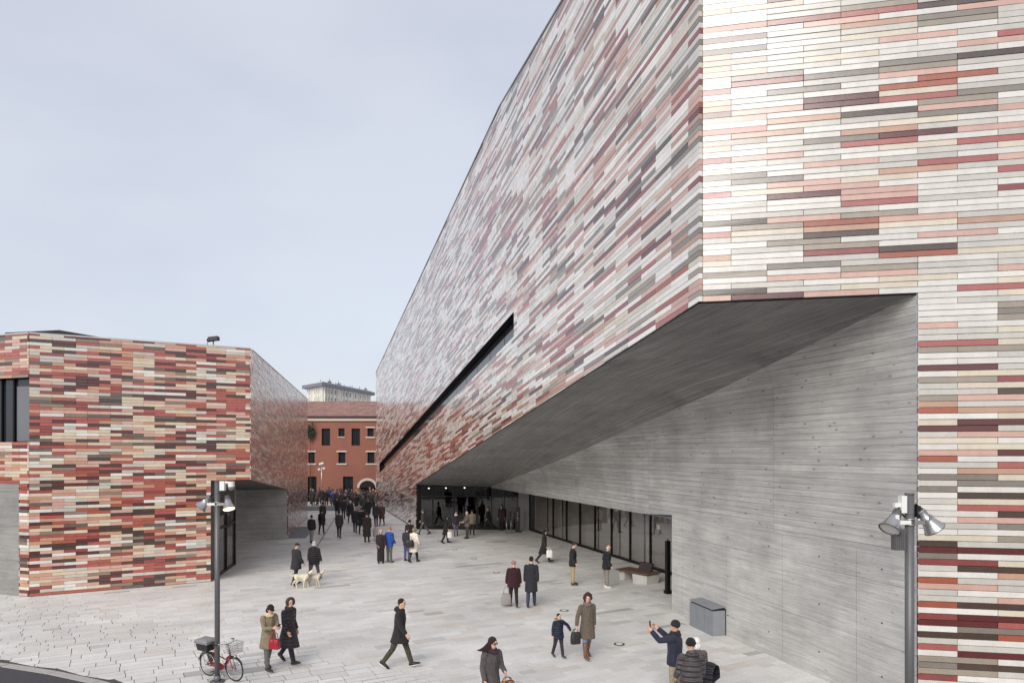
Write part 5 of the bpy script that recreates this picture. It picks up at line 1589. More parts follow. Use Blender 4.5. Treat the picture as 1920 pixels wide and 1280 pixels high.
for i, (xx, yy) in enumerate(spots):
    k = i % len(protos)
    for _t in range(len(protos)):
        if crowd_label(k, xx, yy) not in taken: break
        k = (k + 1) % len(protos)
    taken.add(crowd_label(k, xx, yy))
    o = protos[k] if k not in used else protos[k].copy()
    if k in used: col.objects.link(o)
    used.add(k)
    o.location = (xx, yy, 0); o.rotation_euler = (0, 0, rad(rgc.choice([90, 80, 100, -90, 60, 130, 0, 180]) + rgc.uniform(-20, 20)))
    sc_ = rgc.uniform(0.93, 1.03); o.scale = (sc_, sc_, sc_)
    tag(o, crowd_label(k, xx, yy), 'person', 'far crowd before the red building')
# a few singled-out figures of the crowd
for (px_, yy, spec, lab, fc) in ((632, 70.5, ((150, 152, 160), (60, 60, 66), (60, 50, 46), 0.8, 1.05), 'person in pale grey jacket at the middle of the far crowd', -60),
                                 ((624), 71.5, ((70, 88, 150), (40, 42, 60), (40, 34, 32), 0.8, 1.05), 'person in blue jacket left of the pale jacket in the far crowd', 60),
                                 (700, 72.0, ((120, 84, 78), (40, 36, 38), (70, 50, 44), 0.75, 1.0), 'person in brown jacket framed by the arched passage', -90)):
    o = far_person(int(px_), *spec); o.location = ((px_ - 960) / FPX * yy, yy, 0); o.rotation_euler = (0, 0, rad(fc)); tag(o, lab, 'person')
# ------------------------------------------------------------------ dogs
def dog(label, x, y, face, S, step, colr):
    mb = MB()
    # trunk: deep chest narrowing to the belly, rump higher
    spine = [(-0.30, 0.50, 0.085, 0.10), (-0.20, 0.49, 0.105, 0.125), (-0.05, 0.475, 0.10, 0.115), (0.10, 0.46, 0.115, 0.145), (0.22, 0.465, 0.11, 0.155), (0.30, 0.49, 0.08, 0.11)]
    mb.loft([[V3(px_, w * math.cos(2 * math.pi * k / 12), z + h * math.sin(2 * math.pi * k / 12)) for k in range(12)] for px_, z, w, h in spine])
    mb.tube([(0.24, 0, 0.52), (0.35, 0, 0.62), (0.42, 0, 0.68)], [0.105, 0.08, 0.068], 10)
    mb.ball((0.46, 0, 0.70), (0.085, 0.07, 0.07)); mb.tube([(0.50, 0, 0.685), (0.60, 0, 0.655)], [0.048, 0.033], 10)
    mb.ball((0.60, 0, 0.66), 0.034)
    mb.tube([(-0.31, 0, 0.53), (-0.42, 0, 0.56), (-0.50, 0, 0.64), (-0.53, 0, 0.73)], [0.035, 0.03, 0.028, 0.012], 8)
    for sd in (1, -1):
        mb.ball((0.43, sd * 0.075, 0.68), (0.035, 0.016, 0.065), Matrix.Rotation(0.3, 3, 'Y'))
        a = step * sd
        mb.tube([(0.20, sd * 0.075, 0.44), (0.17 + a * 0.4, sd * 0.08, 0.33), (0.19 + a * 0.8, sd * 0.08, 0.18), (0.19 + a, sd * 0.08, 0.05)], [0.06, 0.048, 0.034, 0.028], 8)
        mb.ball((0.215 + a, sd * 0.08, 0.026), (0.05, 0.035, 0.026))
        b = -a
        mb.tube([(-0.22, sd * 0.075, 0.46), (-0.17 + b * 0.5, sd * 0.085, 0.33), (-0.29 + b * 0.8, sd * 0.085, 0.19), (-0.28 + b, sd * 0.085, 0.05)], [0.085, 0.065, 0.036, 0.03], 8)
        mb.ball((-0.255 + b, sd * 0.085, 0.026), (0.05, 0.035, 0.026))
    o = mb.build('dog', [cloth(colr, 'fur'), M_BLACKP], None)
    o.location = (x, y, 0); o.rotation_euler = (0, 0, rad(face)); o.scale = (S, S, S)
    tag(o, label, 'dog'); remesh_later(o, 0.02, 2)
    ex = MB()
    ex.ball((0.632, 0, 0.668), (0.014, 0.017, 0.013), None, 1, 8, 5)
    for sd in (1, -1): ex.ball((0.515, sd * 0.045, 0.725), 0.010, None, 1, 6, 5)
    EXTRA[o] = ex
    mb = MB(); mb.torus((0.315, 0, 0.59), 0.098, 0.014, Matrix.Rotation(0.9, 3, 'Y'), 20, 6); c = mb.build('collar', cloth((70, 50, 44), 'leather'), None, True); c.parent = o
    return o
x_, y_ = G(565, 1101)
dog('cream coloured dog on the left, walking by the man in the flat cap', x_, y_, 12, 0.92, 0.09, (206, 200, 176))
x2, y2 = G(589, 1098)
dog('pale dog ahead of the cream one, at the feet of the grey haired person', x2, y2 - 0.05, 8, 0.86, -0.08, (196, 186, 168))
mb = MB(); h0 = hD[0]; ring_ = Vector((x_ + 0.30, y_ + 0.08, 0.58))
mid = h0.lerp(ring_, 0.5) - Vector((0, 0, 0.06))
mb.tube([h0, h0.lerp(mid, 0.5) - Vector((0, 0, 0.02)), mid, mid.lerp(ring_, 0.5) - Vector((0, 0, 0.01)), ring_], 0.011, 6)
tag(mb.build('dog_lead', cloth((60, 52, 56), 'leather'), None), 'dark dog lead running down from the grey haired person to the cream dog', 'lead')

# ------------------------------------------------------------------ things people carry
def phone(p, rz, label, tilt=0.3):
    mb = MB(); M_ = Matrix.Rotation(rz, 3, 'Z') @ Matrix.Rotation(tilt, 3, 'Y')
    mb.box((0, 0, 0), (0.010, 0.075, 0.150), M_)
    o = mb.build('phone', M_BLACKP); o.location = p
    mb = MB(); mb.box(M_ @ V3(-0.0058, 0, 0), (0.001, 0.068, 0.138), M_); s_ = mb.build('screen', plain('phone_screen', (40, 44, 54), 0.1)); s_.parent = o
    mb = MB(); mb.box(M_ @ V3(0.006, 0.02, 0.05), (0.003, 0.02, 0.03), M_); s_ = mb.build('camera_lens', M_BLACKP); s_.parent = o
    tag(o, label, 'phone')
phone(PHONE1 + Vector((0.02, 0, 0.05)), rad(-38), 'phone in the hands of the woman in khaki parka', 0.9)
phone((hP[0] + hP[1]) / 2 + Vector((-0.03, 0.02, 0.05)), rad(150), 'phone raised by the man in navy jacket and beanie', 0.1)

def bag(name, c, w, d, h, m, label, rz=0.0, strap=0.25, taper=0.85):
    o = empty(name, c, label, 'bag', None, rz)
    mb = MB(); rings = []
    for z, k in ((0, 0.92), (0.06 * h, 1.0), (0.6 * h, 1.0), (0.92 * h, taper), (h, taper * 0.9)):
        rings.append([V3(w / 2 * k * (abs(math.cos(t)) ** 0.5) * (1 if math.cos(t) >= 0 else -1), d / 2 * k * (abs(math.sin(t)) ** 0.5) * (1 if math.sin(t) >= 0 else -1), z) for t in [2 * math.pi * q / 16 for q in range(16)]])
    mb.loft(rings); b_ = mb.build('bag_body', m, None, True); b_.parent = o
    for sd in (1, -1):
        mb = MB(); mb.tube([(-w * 0.28, sd * d * 0.3, h * 0.95), (-w * 0.2, sd * d * 0.2, h + strap * 0.7), (0, 0.0, h + strap), (w * 0.2, sd * d * 0.2, h + strap * 0.7), (w * 0.28, sd * d * 0.3, h * 0.95)], 0.010, 6)
        s_ = mb.build('handle', m, None, True); s_.parent = o
    return o
def m_stripe():
    m, n, l, b = new_mat('striped_fabric'); tc = n.new('ShaderNodeTexCoord'); w = n.new('ShaderNodeTexWave'); w.bands_direction = 'DIAGONAL'; w.inputs['Scale'].default_value = 9; w.inputs['Distortion'].default_value = 3
    r = n.new('ShaderNodeValToRGB'); r.color_ramp.elements[0].color = lin((70, 66, 66)); r.color_ramp.elements[1].color = lin((178, 172, 168))
    l.new(tc.outputs['Object'], w.inputs['Vector']); l.new(w.outputs['Fac'], r.inputs['Fac']); l.new(r.outputs['Color'], b.inputs['Base Color']); b.inputs['Roughness'].default_value = 0.8
    return m
p = hB[0]
bag('shopping_bag', (p.x, p.y, max(0.06, p.z - 0.66)), 0.36, 0.16, 0.38, m_stripe(), 'grey striped carrier bag hanging from the hand of the burgundy fur coat', 0.1, 0.27)
x_, y_ = G(513, 1262)
bag('handbag', (x_ + 0.08, y_ - 0.18, 0.66), 0.30, 0.14, 0.24, cloth((152, 30, 42), 'leather'), 'red handbag at the side of the khaki parka', rad(-20), 0.18)
bag('handbag', (hW[1].x - 0.02, hW[1].y + 0.02, hW[1].z - 0.38), 0.27, 0.13, 0.30, cloth((40, 36, 38), 'leather'), 'black handbag between the tweed coat and the small boy', rad(20), 0.10)
p = hWb[1]; bag('paper_bag', (p.x + 0.10, p.y - 0.18, p.z - 0.42), 0.30, 0.09, 0.36, plain('white_paper', (232, 230, 226), 0.7), 'white bag carried by the person walking along the glass front', rad(15), 0.1, 1.0)
p = hWb2[1]; bag('paper_bag', (p.x + 0.06, p.y - 0.14, p.z - 0.42), 0.26, 0.08, 0.36, plain('white_paper', (232, 230, 226), 0.7), 'white bag carried by the woman in black before the entrance glass', rad(20), 0.1, 1.0)
x_, y_ = G(772, 1054)
bag('shoulder_bag', (x_ - 0.05, y_ - 0.36, 0.80), 0.42, 0.16, 0.36, cloth((36, 32, 30), 'leather'), 'large black shoulder bag on the cream coat', rad(10), 0.2)
p = hLH[0]
def m_plaid():
    m, n, l, b = new_mat('orange_plaid_wool'); tc = n.new('ShaderNodeTexCoord'); ck = n.new('ShaderNodeTexChecker'); ck.inputs['Scale'].default_value = 14
    ck.inputs['Color1'].default_value = lin((176, 110, 60)); ck.inputs['Color2'].default_value = lin((96, 52, 44)); l.new(tc.outputs['Object'], ck.inputs['Vector']); l.new(ck.outputs['Color'], b.inputs['Base Color']); b.inputs['Roughness'].default_value = 0.9
    return m
bag('handbag', (p.x + 0.02, p.y - 0.12, p.z - 0.40), 0.34, 0.15, 0.30, m_plaid(), 'orange and brown checked bag held by the long haired woman', rad(30), 0.09)
mb = MB()
Mw_ = None

# ------------------------------------------------------------------ bicycle
def bicycle(rear, front, label):
    rear = Vector((rear[0], rear[1], 0)); front = Vector((front[0], front[1], 0))
    d = (front - rear); wb = d.length; ang = math.atan2(d.y, d.x)
    root = empty('bicycle', rear, label, 'bicycle', None, ang); root.scale = (0.88, 0.88, 0.88)
    lean_ = Matrix.Rotation(0.07, 3, 'X')
    LN = lambda p: lean_ @ V3(*p)
    def part(mb, name, m, par=root, smooth=True):
        mb.v = [tuple(lean_ @ Vector(v)) for v in mb.v]
        o = mb.build(name, m, None, smooth); o.parent = par; return o
    RW = 0.335; MX = Matrix.Rotation(rad(90), 3, 'X')
    red_ = plain('red_bicycle_paint', (134, 22, 36), 0.3); chrome = M_ALU; blk = M_BLACKP
    for cx in (0.0, wb):
        mb = MB(); mb.torus((cx, 0, RW), RW - 0.018, 0.018, MX, 40, 8); w_ = part(mb, 'wheel', plain('tyre_rubber', (28, 27, 27), 0.8))
        mb = MB(); mb.torus((cx, 0, RW), RW - 0.045, 0.010, MX, 36, 6); part(mb, 'rim', chrome, w_)
        mb = MB(); mb.tube([(cx, -0.05, RW), (cx, 0.05, RW)], 0.02, 8)
        for k in range(24):
            a = 2 * math.pi * k / 24; mb.tube([(cx, 0.025 * (1 if k % 2 else -1), RW), (cx + math.cos(a) * (RW - 0.045), 0, RW + math.sin(a) * (RW - 0.045))], 0.0028, 4)
        part(mb, 'spokes', chrome, w_)
        mb = MB(); mb.torus((cx, 0, RW), RW + 0.022, 0.016, MX, 28, 6, 0, *((0.2, 2.9) if cx == 0 else (0.5, 3.3))); part(mb, 'mudguard', blk)
    bb = (0.44, 0, 0.30); st = (0.32, 0, 0.80); hdt = (wb - 0.16, 0, 0.86); hdl = (wb - 0.12, 0, 0.66)
    mb = MB(); mb.tube([bb, (0.30, 0, 0.86)], 0.017, 8); mb.tube([bb, (0.7, 0, 0.38), hdl], 0.022, 8); mb.tube([(0.345, 0, 0.66), (0.7, 0, 0.56), (wb - 0.13, 0, 0.72)], 0.016, 8)
    for sd in (0.045, -0.045): mb.tube([(0, sd, RW), (bb[0], sd * 0.6, bb[2])], 0.010, 6); mb.tube([(0, sd, RW), (st[0], sd * 0.4, 0.76)], 0.009, 6)
    mb.tube([hdl, hdt], 0.022, 8); part(mb, 'frame', red_)
    mb = MB()
    for sd in (0.05, -0.05): mb.tube([(wb - 0.115, sd, 0.64), (wb - 0.05, sd, 0.45), (wb, sd, RW)], [0.014, 0.012, 0.010], 6)
    mb.tube([(wb - 0.115, -0.06, 0.645), (wb - 0.115, 0.06, 0.645)], 0.016, 6); part(mb, 'fork', red_)
    mb = MB(); mb.tube([hdt, (wb - 0.19, 0, 1.0)], 0.013, 8); mb.tube([(wb - 0.36, 0.29, 1.04), (wb - 0.24, 0.25, 1.06), (wb - 0.15, 0.10, 1.03), (wb - 0.17, 0, 1.0), (wb - 0.15, -0.10, 1.03), (wb - 0.24, -0.25, 1.06), (wb - 0.36, -0.29, 1.04)], 0.011, 8)
    hb = part(mb, 'handlebar', chrome)
    for sd in (1, -1):
        mb = MB(); mb.tube([(wb - 0.40, sd * 0.30, 1.035), (wb - 0.27, sd * 0.265, 1.055)], 0.018, 8); part(mb, 'grip', blk, hb)
        mb = MB(); mb.tube([(wb - 0.20, sd * 0.2, 1.05), (wb - 0.12, sd * 0.24, 1.03), (wb - 0.22, sd * 0.30, 1.02)], 0.006, 5); part(mb, 'brake_lever', chrome, hb)
    mb = MB(); mb.ball((0.22, 0, 0.95), (0.10, 0.085, 0.045)); mb.ball((0.35, 0, 0.955), (0.12, 0.035, 0.035)); mb.tube([(0.29, 0, 0.86), (0.275, 0, 0.93)], 0.014, 8); part(mb, 'saddle', cloth((36, 34, 34), 'leather'))
    mb = MB(); mb.torus((bb[0], 0.05, bb[2]), 0.09, 0.008, MX, 20, 5); mb.prism([(0.02, 0.052, RW + 0.055), (0.02, 0.052, RW - 0.05), (0.44, 0.052, 0.20), (0.54, 0.052, 0.26), (0.54, 0.052, 0.35), (0.44, 0.052, 0.40)], (0, 0.014, 0)); part(mb, 'chain_guard', red_, smooth=False)
    for sd, a in ((1, 0.6), (-1, 0.6 + math.pi)):
        e = (bb[0] + 0.165 * math.cos(a), sd * 0.085, bb[2] + 0.165 * math.sin(a)); mb = MB(); mb.tube([(bb[0], sd * 0.075, bb[2]), e], 0.010, 6); mb.box((e[0], sd * 0.135, e[2]), (0.08, 0.09, 0.02)); part(mb, 'pedal', M_GREYM, smooth=False)
    # carrier with a covered basket, skirt guard
    mb = MB()
    for sd in (0.07, -0.07): mb.tube([(0.22, sd, 0.72), (-0.22, sd, 0.72)], 0.008, 6); mb.tube([(0, sd * 1.2, RW), (-0.12, sd, 0.72)], 0.007, 6)
    part(mb, 'carrier', M_GREYM)
    mb = MB(); mb.loft([[V3(-0.03 + a * sx, b * sx, z) for a, b in ((-0.24, -0.17), (0.24, -0.17), (0.24, 0.17), (-0.24, 0.17))] for z, sx in ((0.735, 0.78), (0.74, 0.82), (0.99, 1.0))]); bk = part(mb, 'rear_basket', plain('black_wicker', (40, 38, 38), 0.8, 0, 0.3, 40, 0.6), smooth=False)
    mb = MB(); mb.loft([[V3(-0.03 + a * sx, b * sx, z) for a, b in ((-0.25, -0.18), (0.25, -0.18), (0.25, 0.18), (-0.25, 0.18))] for z, sx in ((0.94, 1.02), (1.0, 1.04), (1.045, 0.86), (1.06, 0.5))]); part(mb, 'basket_cover', plain('grey_plastic_cover', (126, 126, 128), 0.4, 0, 0.2, 9, 0.4), bk, smooth=False)
    mb = MB(); mb.prism([(-0.18, 0.075, 0.66), (-0.05, 0.075, 0.36), (0.12, 0.075, 0.40), (0.22, 0.075, 0.66)], (0, 0.006, 0)); part(mb, 'skirt_guard', blk, smooth=False)
    # wire front basket
    mb = MB(); cx, cz = wb + 0.06, 0.80
    for k in range(5):
        z = cz + 0.26 * k / 4; q = 0.78 + 0.22 * k / 4
        pts = [(cx + a * q, b * q, z) for a, b in ((-0.14, -0.19), (0.14, -0.19), (0.14, 0.19), (-0.14, 0.19), (-0.14, -0.19))]
        mb.tube(pts, 0.006 if k == 4 else 0.004, 5)
    for k in range(28):
        f = k / 28 * 4; i = int(f); t = f - i
        cs = [(-0.14, -0.19), (0.14, -0.19), (0.14, 0.19), (-0.14, 0.19), (-0.14, -0.19)]
        a = cs[i][0] + (cs[i + 1][0] - cs[i][0]) * t; b = cs[i][1] + (cs[i + 1][1] - cs[i][1]) * t
        mb.tube([(cx + a * 0.78, b * 0.78, cz), (cx + a, b, cz + 0.26)], 0.003, 4)
    for k in range(6): b = -0.14 + 0.056 * k; mb.tube([(cx - 0.11, b, cz), (cx + 0.11, b, cz)], 0.003, 4)
    part(mb, 'front_basket', M_GREYM)
    mb = MB(); mb.ball((wb + 0.06, 0, 0.70), (0.05, 0.045, 0.045)); part(mb, 'headlight', chrome)
    mb = MB(); mb.tube([(0.40, 0.06, 0.29), (0.33, 0.16, 0.012)], 0.010, 6); part(mb, 'kickstand', M_GREYM)
    return root
bicycle((-7.38, 16.88), (-6.46, 16.40), 'red bicycle with wire front basket and covered rear basket leaning by the lamp post')

# ------------------------------------------------------------------ lamp posts with twin floodlights
def flood(root, c, dirv, lit_m, nm='floodlight'):
    """spun aluminium bell: closed neck at c, opening towards dirv"""
    d = Vector(dirv).normalized(); a = d.orthogonal().normalized(); b = d.cross(a)
    rings = []; q_ = 0.74
    for t, r in ((-0.20, 0.055), (-0.20, 0.075), (-0.06, 0.085), (-0.05, 0.10), (0.0, 0.105), (0.10, 0.135), (0.22, 0.185), (0.235, 0.20), (0.25, 0.20), (0.25, 0.185)):
        rings.append([Vector(c) + d * t * q_ + (a * math.cos(2 * math.pi * k / 20) + b * math.sin(2 * math.pi * k / 20)) * r * q_ for k in range(20)])
    mb = MB(); mb.loft(rings, 0, False); mb.add(rings[0], [tuple(range(20))]); o = mb.build(nm, M_ALU, root, True)
    mb = MB(); g = [Vector(c) + d * 0.238 * q_ + (a * math.cos(2 * math.pi * k / 20) + b * math.sin(2 * math.pi * k / 20)) * 0.185 * q_ for k in range(20)]; mb.add(g, [tuple(range(20))]); mb.build('lamp_glass', lit_m, o)
    mb = MB(); mb.torus(Vector(c) + d * 0.243 * q_, 0.19 * q_, 0.010, d.to_track_quat('Z', 'Y').to_matrix(), 20, 6); mb.build('lamp_rim', M_GREYM, o, True)
    for k in range(3):
        mb = MB(); mb.torus(Vector(c) + d * (-0.17 + 0.035 * k) * q_, 0.078 * q_, 0.007, d.to_track_quat('Z', 'Y').to_matrix(), 18, 5); mb.build('cooling_fin', M_GREYM, o, True)
    return o
def lamp_post(x, y, h, arm_z, label, dirs, box=True, cam_side=-1, camkind='bracket', r=0.06):
    root = empty('lamp_post', (x, y, 0), label, 'lamp post', 'square lamp posts')
    mb = MB(); mb.tube([(x, y, 0.0), (x, y, h)], [r, r], 20); mb.build('pole', M_GREYM, root, True)
    mb = MB(); mb.tube([(x, y, 0.0), (x, y, 0.025)], 0.17, 20); mb.tube([(x, y, 0.02), (x, y, 0.16)], 0.078, 20); mb.build('base_plate', M_GREYM, root, True)
    mb = MB(); mb.tube([(x, y, h - 0.005), (x, y, h + 0.015)], r + 0.004, 20); mb.tube([(x, y, h - 0.28), (x, y, h - 0.265)], r + 0.003, 20); mb.build('pole_cap', M_GREYM, root, True)
    mb = MB()
    for z in (arm_z - 0.05, arm_z + 0.03): mb.torus((x, y, z), r + 0.004, 0.012, None, 20, 6)
    mb.build('clamp', M_ALU, root, True)
    for (dx, dy, dz_, off, lit) in dirs:
        sd = 1 if off > 0 else -1
        c = Vector((x + off, y - 0.04, arm_z + 0.02))
        d = Vector((dx, dy, dz_)).normalized()
        flood(root, c - d * 0.02, d, lit)
        mb = MB(); mb.box((x + off * 0.55, y - 0.05 - 0.02, arm_z - 0.01), (abs(off) * 0.9, 0.03, 0.055)); mb.box((x + off * 0.98, y - 0.11, arm_z), (0.05, 0.02, 0.2)); mb.build('bracket_arm', M_WHITEP if off < 0 else M_ALU, root)
        mb = MB(); mb.tube([c - d * 0.14, c - d * 0.2 + Vector((-sd * 0.04, 0, 0.07)), Vector((x + sd * 0.18, y - 0.03, arm_z + 0.17)), Vector((x + sd * (r + 0.005), y, arm_z + 0.06))], 0.013, 6); mb.build('cable', M_BLACKP, root, True)
    if box:
        mb = MB(); mb.box((x - 0.17, y - 0.02, arm_z - 0.25), (0.14, 0.12, 0.30)); bx = mb.build('control_box', M_GREYM, root)
        mb = MB()
        for k in range(4): mb.box((x - 0.215 + k * 0.03, y - 0.083, arm_z - 0.25), (0.008, 0.01, 0.26))
        mb.build('box_fin', M_GREYM, bx)
    if camkind == 'bracket':
        mb = MB(); mb.box((x - r - 0.045, y - 0.01, h - 0.14), (0.075, 0.10, 0.24)); mb.box((x - r - 0.12, y - 0.01, h - 0.15), (0.09, 0.06, 0.06)); s_ = mb.build('sensor', M_WHITEP, root)
        mb = MB(); mb.ball((x - r - 0.10, y - 0.02, h - 0.235), 0.03); mb.build('sensor_lens', M_BLACKP, s_, True)
        mb = MB(); mb.box((x + r + 0.04, y - 0.01, h - 0.24), (0.06, 0.09, 0.16)); mb.tube([(x + r + 0.03, y, h - 0.14), (x + r + 0.07, y, h - 0.34)], 0.022, 8); mb.build('loudspeaker', M_BLACKP, root)
    elif camkind == 'dome':
        mb = MB(); mb.box((x + r + 0.08, y - 0.02, h - 0.10), (0.11, 0.12, 0.22)); mb.tube([(x + r + 0.12, y - 0.02, h - 0.02), (x + r + 0.28, y - 0.02, h - 0.03)], 0.03, 8); mb.tube([(x + r + 0.28, y - 0.02, h - 0.0), (x + r + 0.28, y - 0.02, h - 0.12)], 0.075, 14)
        s_ = mb.build('camera_bracket', M_WHITEP, root)
        mb = MB(); mb.ball((x + r + 0.28, y - 0.02, h - 0.14), 0.075); mb.build('camera_dome', plain('smoked_dome', (120, 122, 124), 0.1), s_, True)
    return root
M_LIT = m_emit('lit_lamp_glass', (255, 226, 168), 1.6)
lamp_post(5.59, 9.75, 4.83, 4.45, 'tall grey lamp post with two silver floodlights before the striped tiles', [(-0.55, -0.30, -0.78, -0.24, M_LENS), (0.60, -0.05, -0.80, 0.23, M_LENS)])
lamp_post(-6.98, 16.42, 4.74, 4.22, 'grey lamp post with white dome camera standing by the red bicycle', [(-0.62, -0.25, -0.74, -0.27, M_LENS), (0.30, -0.35, -0.90, 0.27, M_LIT)], box=False, camkind='dome')
# distant slim lamp post
xl, yl = (603 - 960) / FPX * 72, 72.0
root = empty('lamp_post', (xl, yl, 0), 'slim distant lamp post with white heads before the red building', 'lamp post')
mb = MB(); mb.tube([(xl, yl, 0), (xl, yl, 4.5)], [0.06, 0.045], 8); mb.build('pole', M_ALU, root, True)
for dx, dz_ in ((-0.24, 3.75), (0.10, 4.38), (0.26, 3.85), (-0.12, 4.3)):
    mb = MB(); mb.ball((xl + dx, yl - 0.05, dz_), (0.16, 0.14, 0.14), None, 0, 8, 6); mb.tube([(xl, yl, dz_ + 0.05), (xl + dx, yl, dz_ + 0.05)], 0.025, 5); mb.build('lamp_head', M_WHITEP, root, True)

# ------------------------------------------------------------------ floodlight on the low roof
pf_ = at(400, 650, 31.5)
root = empty('roof_floodlight', (pf_.x, pf_.y, LTOP), 'black floodlight on a short mast at the edge of the low roof', 'floodlight')
mb = MB(); mb.tube([(pf_.x, pf_.y, LTOP - 0.02), (pf_.x, pf_.y, LTOP + 0.72)], 0.03, 8); mb.build('mast', M_GREYM, root, True)
mb = MB(); mb.box((pf_.x + 0.02, pf_.y, LTOP + 0.68), (0.42, 0.30, 0.17), Matrix.Rotation(-0.12, 3, 'Y')); mb.ball((pf_.x - 0.2, pf_.y, LTOP + 0.62), (0.10, 0.12, 0.09)); mb.build('lamp_housing', M_BLACKP, root)
mb = MB(); mb.tube([(pf_.x - 0.2, pf_.y, LTOP + 0.62), (pf_.x - 0.27, pf_.y, LTOP + 0.5), (pf_.x - 0.28, pf_.y, LTOP)], 0.012, 6); mb.build('cable', M_BLACKP, root, True)

# ------------------------------------------------------------------ bench, bins, totem, barrier posts, ground lights
sd_ = Vector((GR[0] - GC[0], GR[1] - GC[1], 0)).normalized(); sn_ = Vector((sd_.y, -sd_.x, 0)); sn_ = sn_ if sn_.x < 0 else -sn_
bc = gp(1206, 1092) + Vector((-0.15, 0.35, 0))
root = empty('bench', bc, 'wooden slatted bench on a pale concrete block near the glass front', 'bench')
ax = Vector((0.62, -0.785, 0)).normalized(); ay = Vector((-ax.y, ax.x, 0))
rzb = Matrix.Rotation(math.atan2(ax.y, ax.x), 3, 'Z')
M_WOOD = plain('weathered_wood', (98, 74, 60), 0.7, 0, 0.2, 6, 0.3)
for k in range(7):
    mb = MB(); mb.box(bc + ay * (-0.39 + 0.13 * k) + Vector((0, 0, 0.44)), (1.78, 0.115, 0.05), rzb); mb.build('slat', M_WOOD, root)
for k in (-0.7, 0.0, 0.7):
    mb = MB(); mb.box(bc + ax * k + Vector((0, 0, 0.395)), (0.06, 0.88, 0.036), rzb); mb.build('bearer', M_GREYM, root)
mb = MB(); mb.loft([[bc + ax * (0.42 + a * q) + ay * (b * q) + Vector((0, 0, z)) for a, b in ((-0.4, -0.4), (0.4, -0.4), (0.4, 0.4), (-0.4, 0.4))] for z, q in ((0.0, 0.92), (0.37, 1.0))]); mb.build('concrete_block', plain('pale_concrete', (186, 183, 178), 0.8, 0, 0.08, 4), root)
mb = MB(); mb.loft([[bc + ax * (-0.66 + a * q) + ay * (b * q) + Vector((0, 0, z)) for a, b in ((-0.16, -0.3), (0.16, -0.3), (0.16, 0.3), (-0.16, 0.3))] for z, q in ((0.0, 0.92), (0.37, 1.0))]); mb.build('concrete_block', plain('pale_concrete', (186, 183, 178), 0.8, 0, 0.08, 4), root)
mb = MB(); mb.prism([bc + ax * -0.05 + ay * 0.06 + Vector((0, 0, 0.467)), bc + ax * 0.62 + ay * 0.06 + Vector((0, 0, 0.467)), bc + ax * 0.62 + ay * 0.16 + Vector((0, 0, 0.80)), bc + ax * -0.05 + ay * 0.16 + Vector((0, 0, 0.80))], ay * 0.14); mb.build('backrest', plain('dark_backrest', (52, 44, 44), 0.7), root)

bd = Vector((5.6 - 5.93, 21.8 - 20.5, 0)).normalized(); bnv = Vector((bd.y, -bd.x, 0)); bnv = bnv if bnv.x > 0 else -bnv
b0 = Vector((5.93, 20.5, 0)); BL, BD, BH = 1.38, 0.42, 0.80
root = empty('recycling_bin', b0, 'grey metal double litter bin standing against the concrete wall', 'bin')
M_BIN = plain('blue_grey_metal', (138, 143, 149), 0.45, 0.3, 0.05, 5)
mb = MB(); mb.prism([b0 + bd * 0.004 + bnv * 0.008, b0 + bd * (BL - 0.004) + bnv * 0.008, b0 + bd * (BL - 0.004) + bnv * BD, b0 + bd * 0.004 + bnv * BD], (0, 0, BH - 0.06)); mb.build('bin_body', M_BIN, root)
for k in range(3):
    mb = MB(); a = b0 + bd * (BL * k / 3 + 0.012); b = b0 + bd * (BL * (k + 1) / 3 - 0.012)
    mb.prism([a + Vector((0, 0, 0.03)), b + Vector((0, 0, 0.03)), b + Vector((0, 0, BH - 0.075)), a + Vector((0, 0, BH - 0.075))], bnv * 0.012 - bnv * 0.006); mb.build('front_panel', M_BIN, root)
mb = MB(); mb.prism([b0 + bd * 0.05 + bnv * 0.03, b0 + bd * (BL - 0.05) + bnv * 0.03, b0 + bd * (BL - 0.05) + bnv * (BD - 0.03), b0 + bd * 0.05 + bnv * (BD - 0.03)], (0, 0, 0.05)); mb.v = [(v[0], v[1], v[2] + BH - 0.06) for v in mb.v]; mb.build('throw_slot', M_BLACKP, root)
for k in range(2):
    mb = MB(); a = b0 + bd * (BL * k / 2 + 0.008) - bnv * 0.015; b = b0 + bd * (BL * (k + 1) / 2 - 0.008) - bnv * 0.015
    mb.prism([a + Vector((0, 0, BH - 0.012)), b + Vector((0, 0, BH - 0.012)), b + bnv * (BD + 0.01) + Vector((0, 0, BH + 0.03)), a + bnv * (BD + 0.01) + Vector((0, 0, BH + 0.03))], (0, 0, 0.03)); mb.build('lid', M_BIN, root)
mb = MB(); mb.prism([b0 + bnv * (BD + 0.004), b0 + bd * BL + bnv * (BD + 0.004), b0 + bd * BL + bnv * (BD + 0.03), b0 + bnv * (BD + 0.03)], (0, 0, BH - 0.02)); mb.build('back_frame', M_BLACKP, root)

tp = gp(1252, 1112)
root = empty('totem', tp, 'slim black pillar standing at the right end of the glass front', 'pillar')
rzt = Matrix.Rotation(math.atan2(sd_.y, sd_.x), 3, 'Z')
mb = MB(); mb.box(tp + Vector((0, 0, 1.02)), (0.17, 0.15, 2.03), rzt); mb.build('shaft', M_DARKM, root)
mb = MB(); mb.box(tp + Vector((0, 0, 0.06)), (0.25, 0.22, 0.12), rzt); mb.build('foot', M_DARKM, root)
mb = MB(); mb.box(tp + Vector((0, 0, 2.07)), (0.05, 0.05, 0.08), rzt); mb.build('sensor', M_GREYM, root)

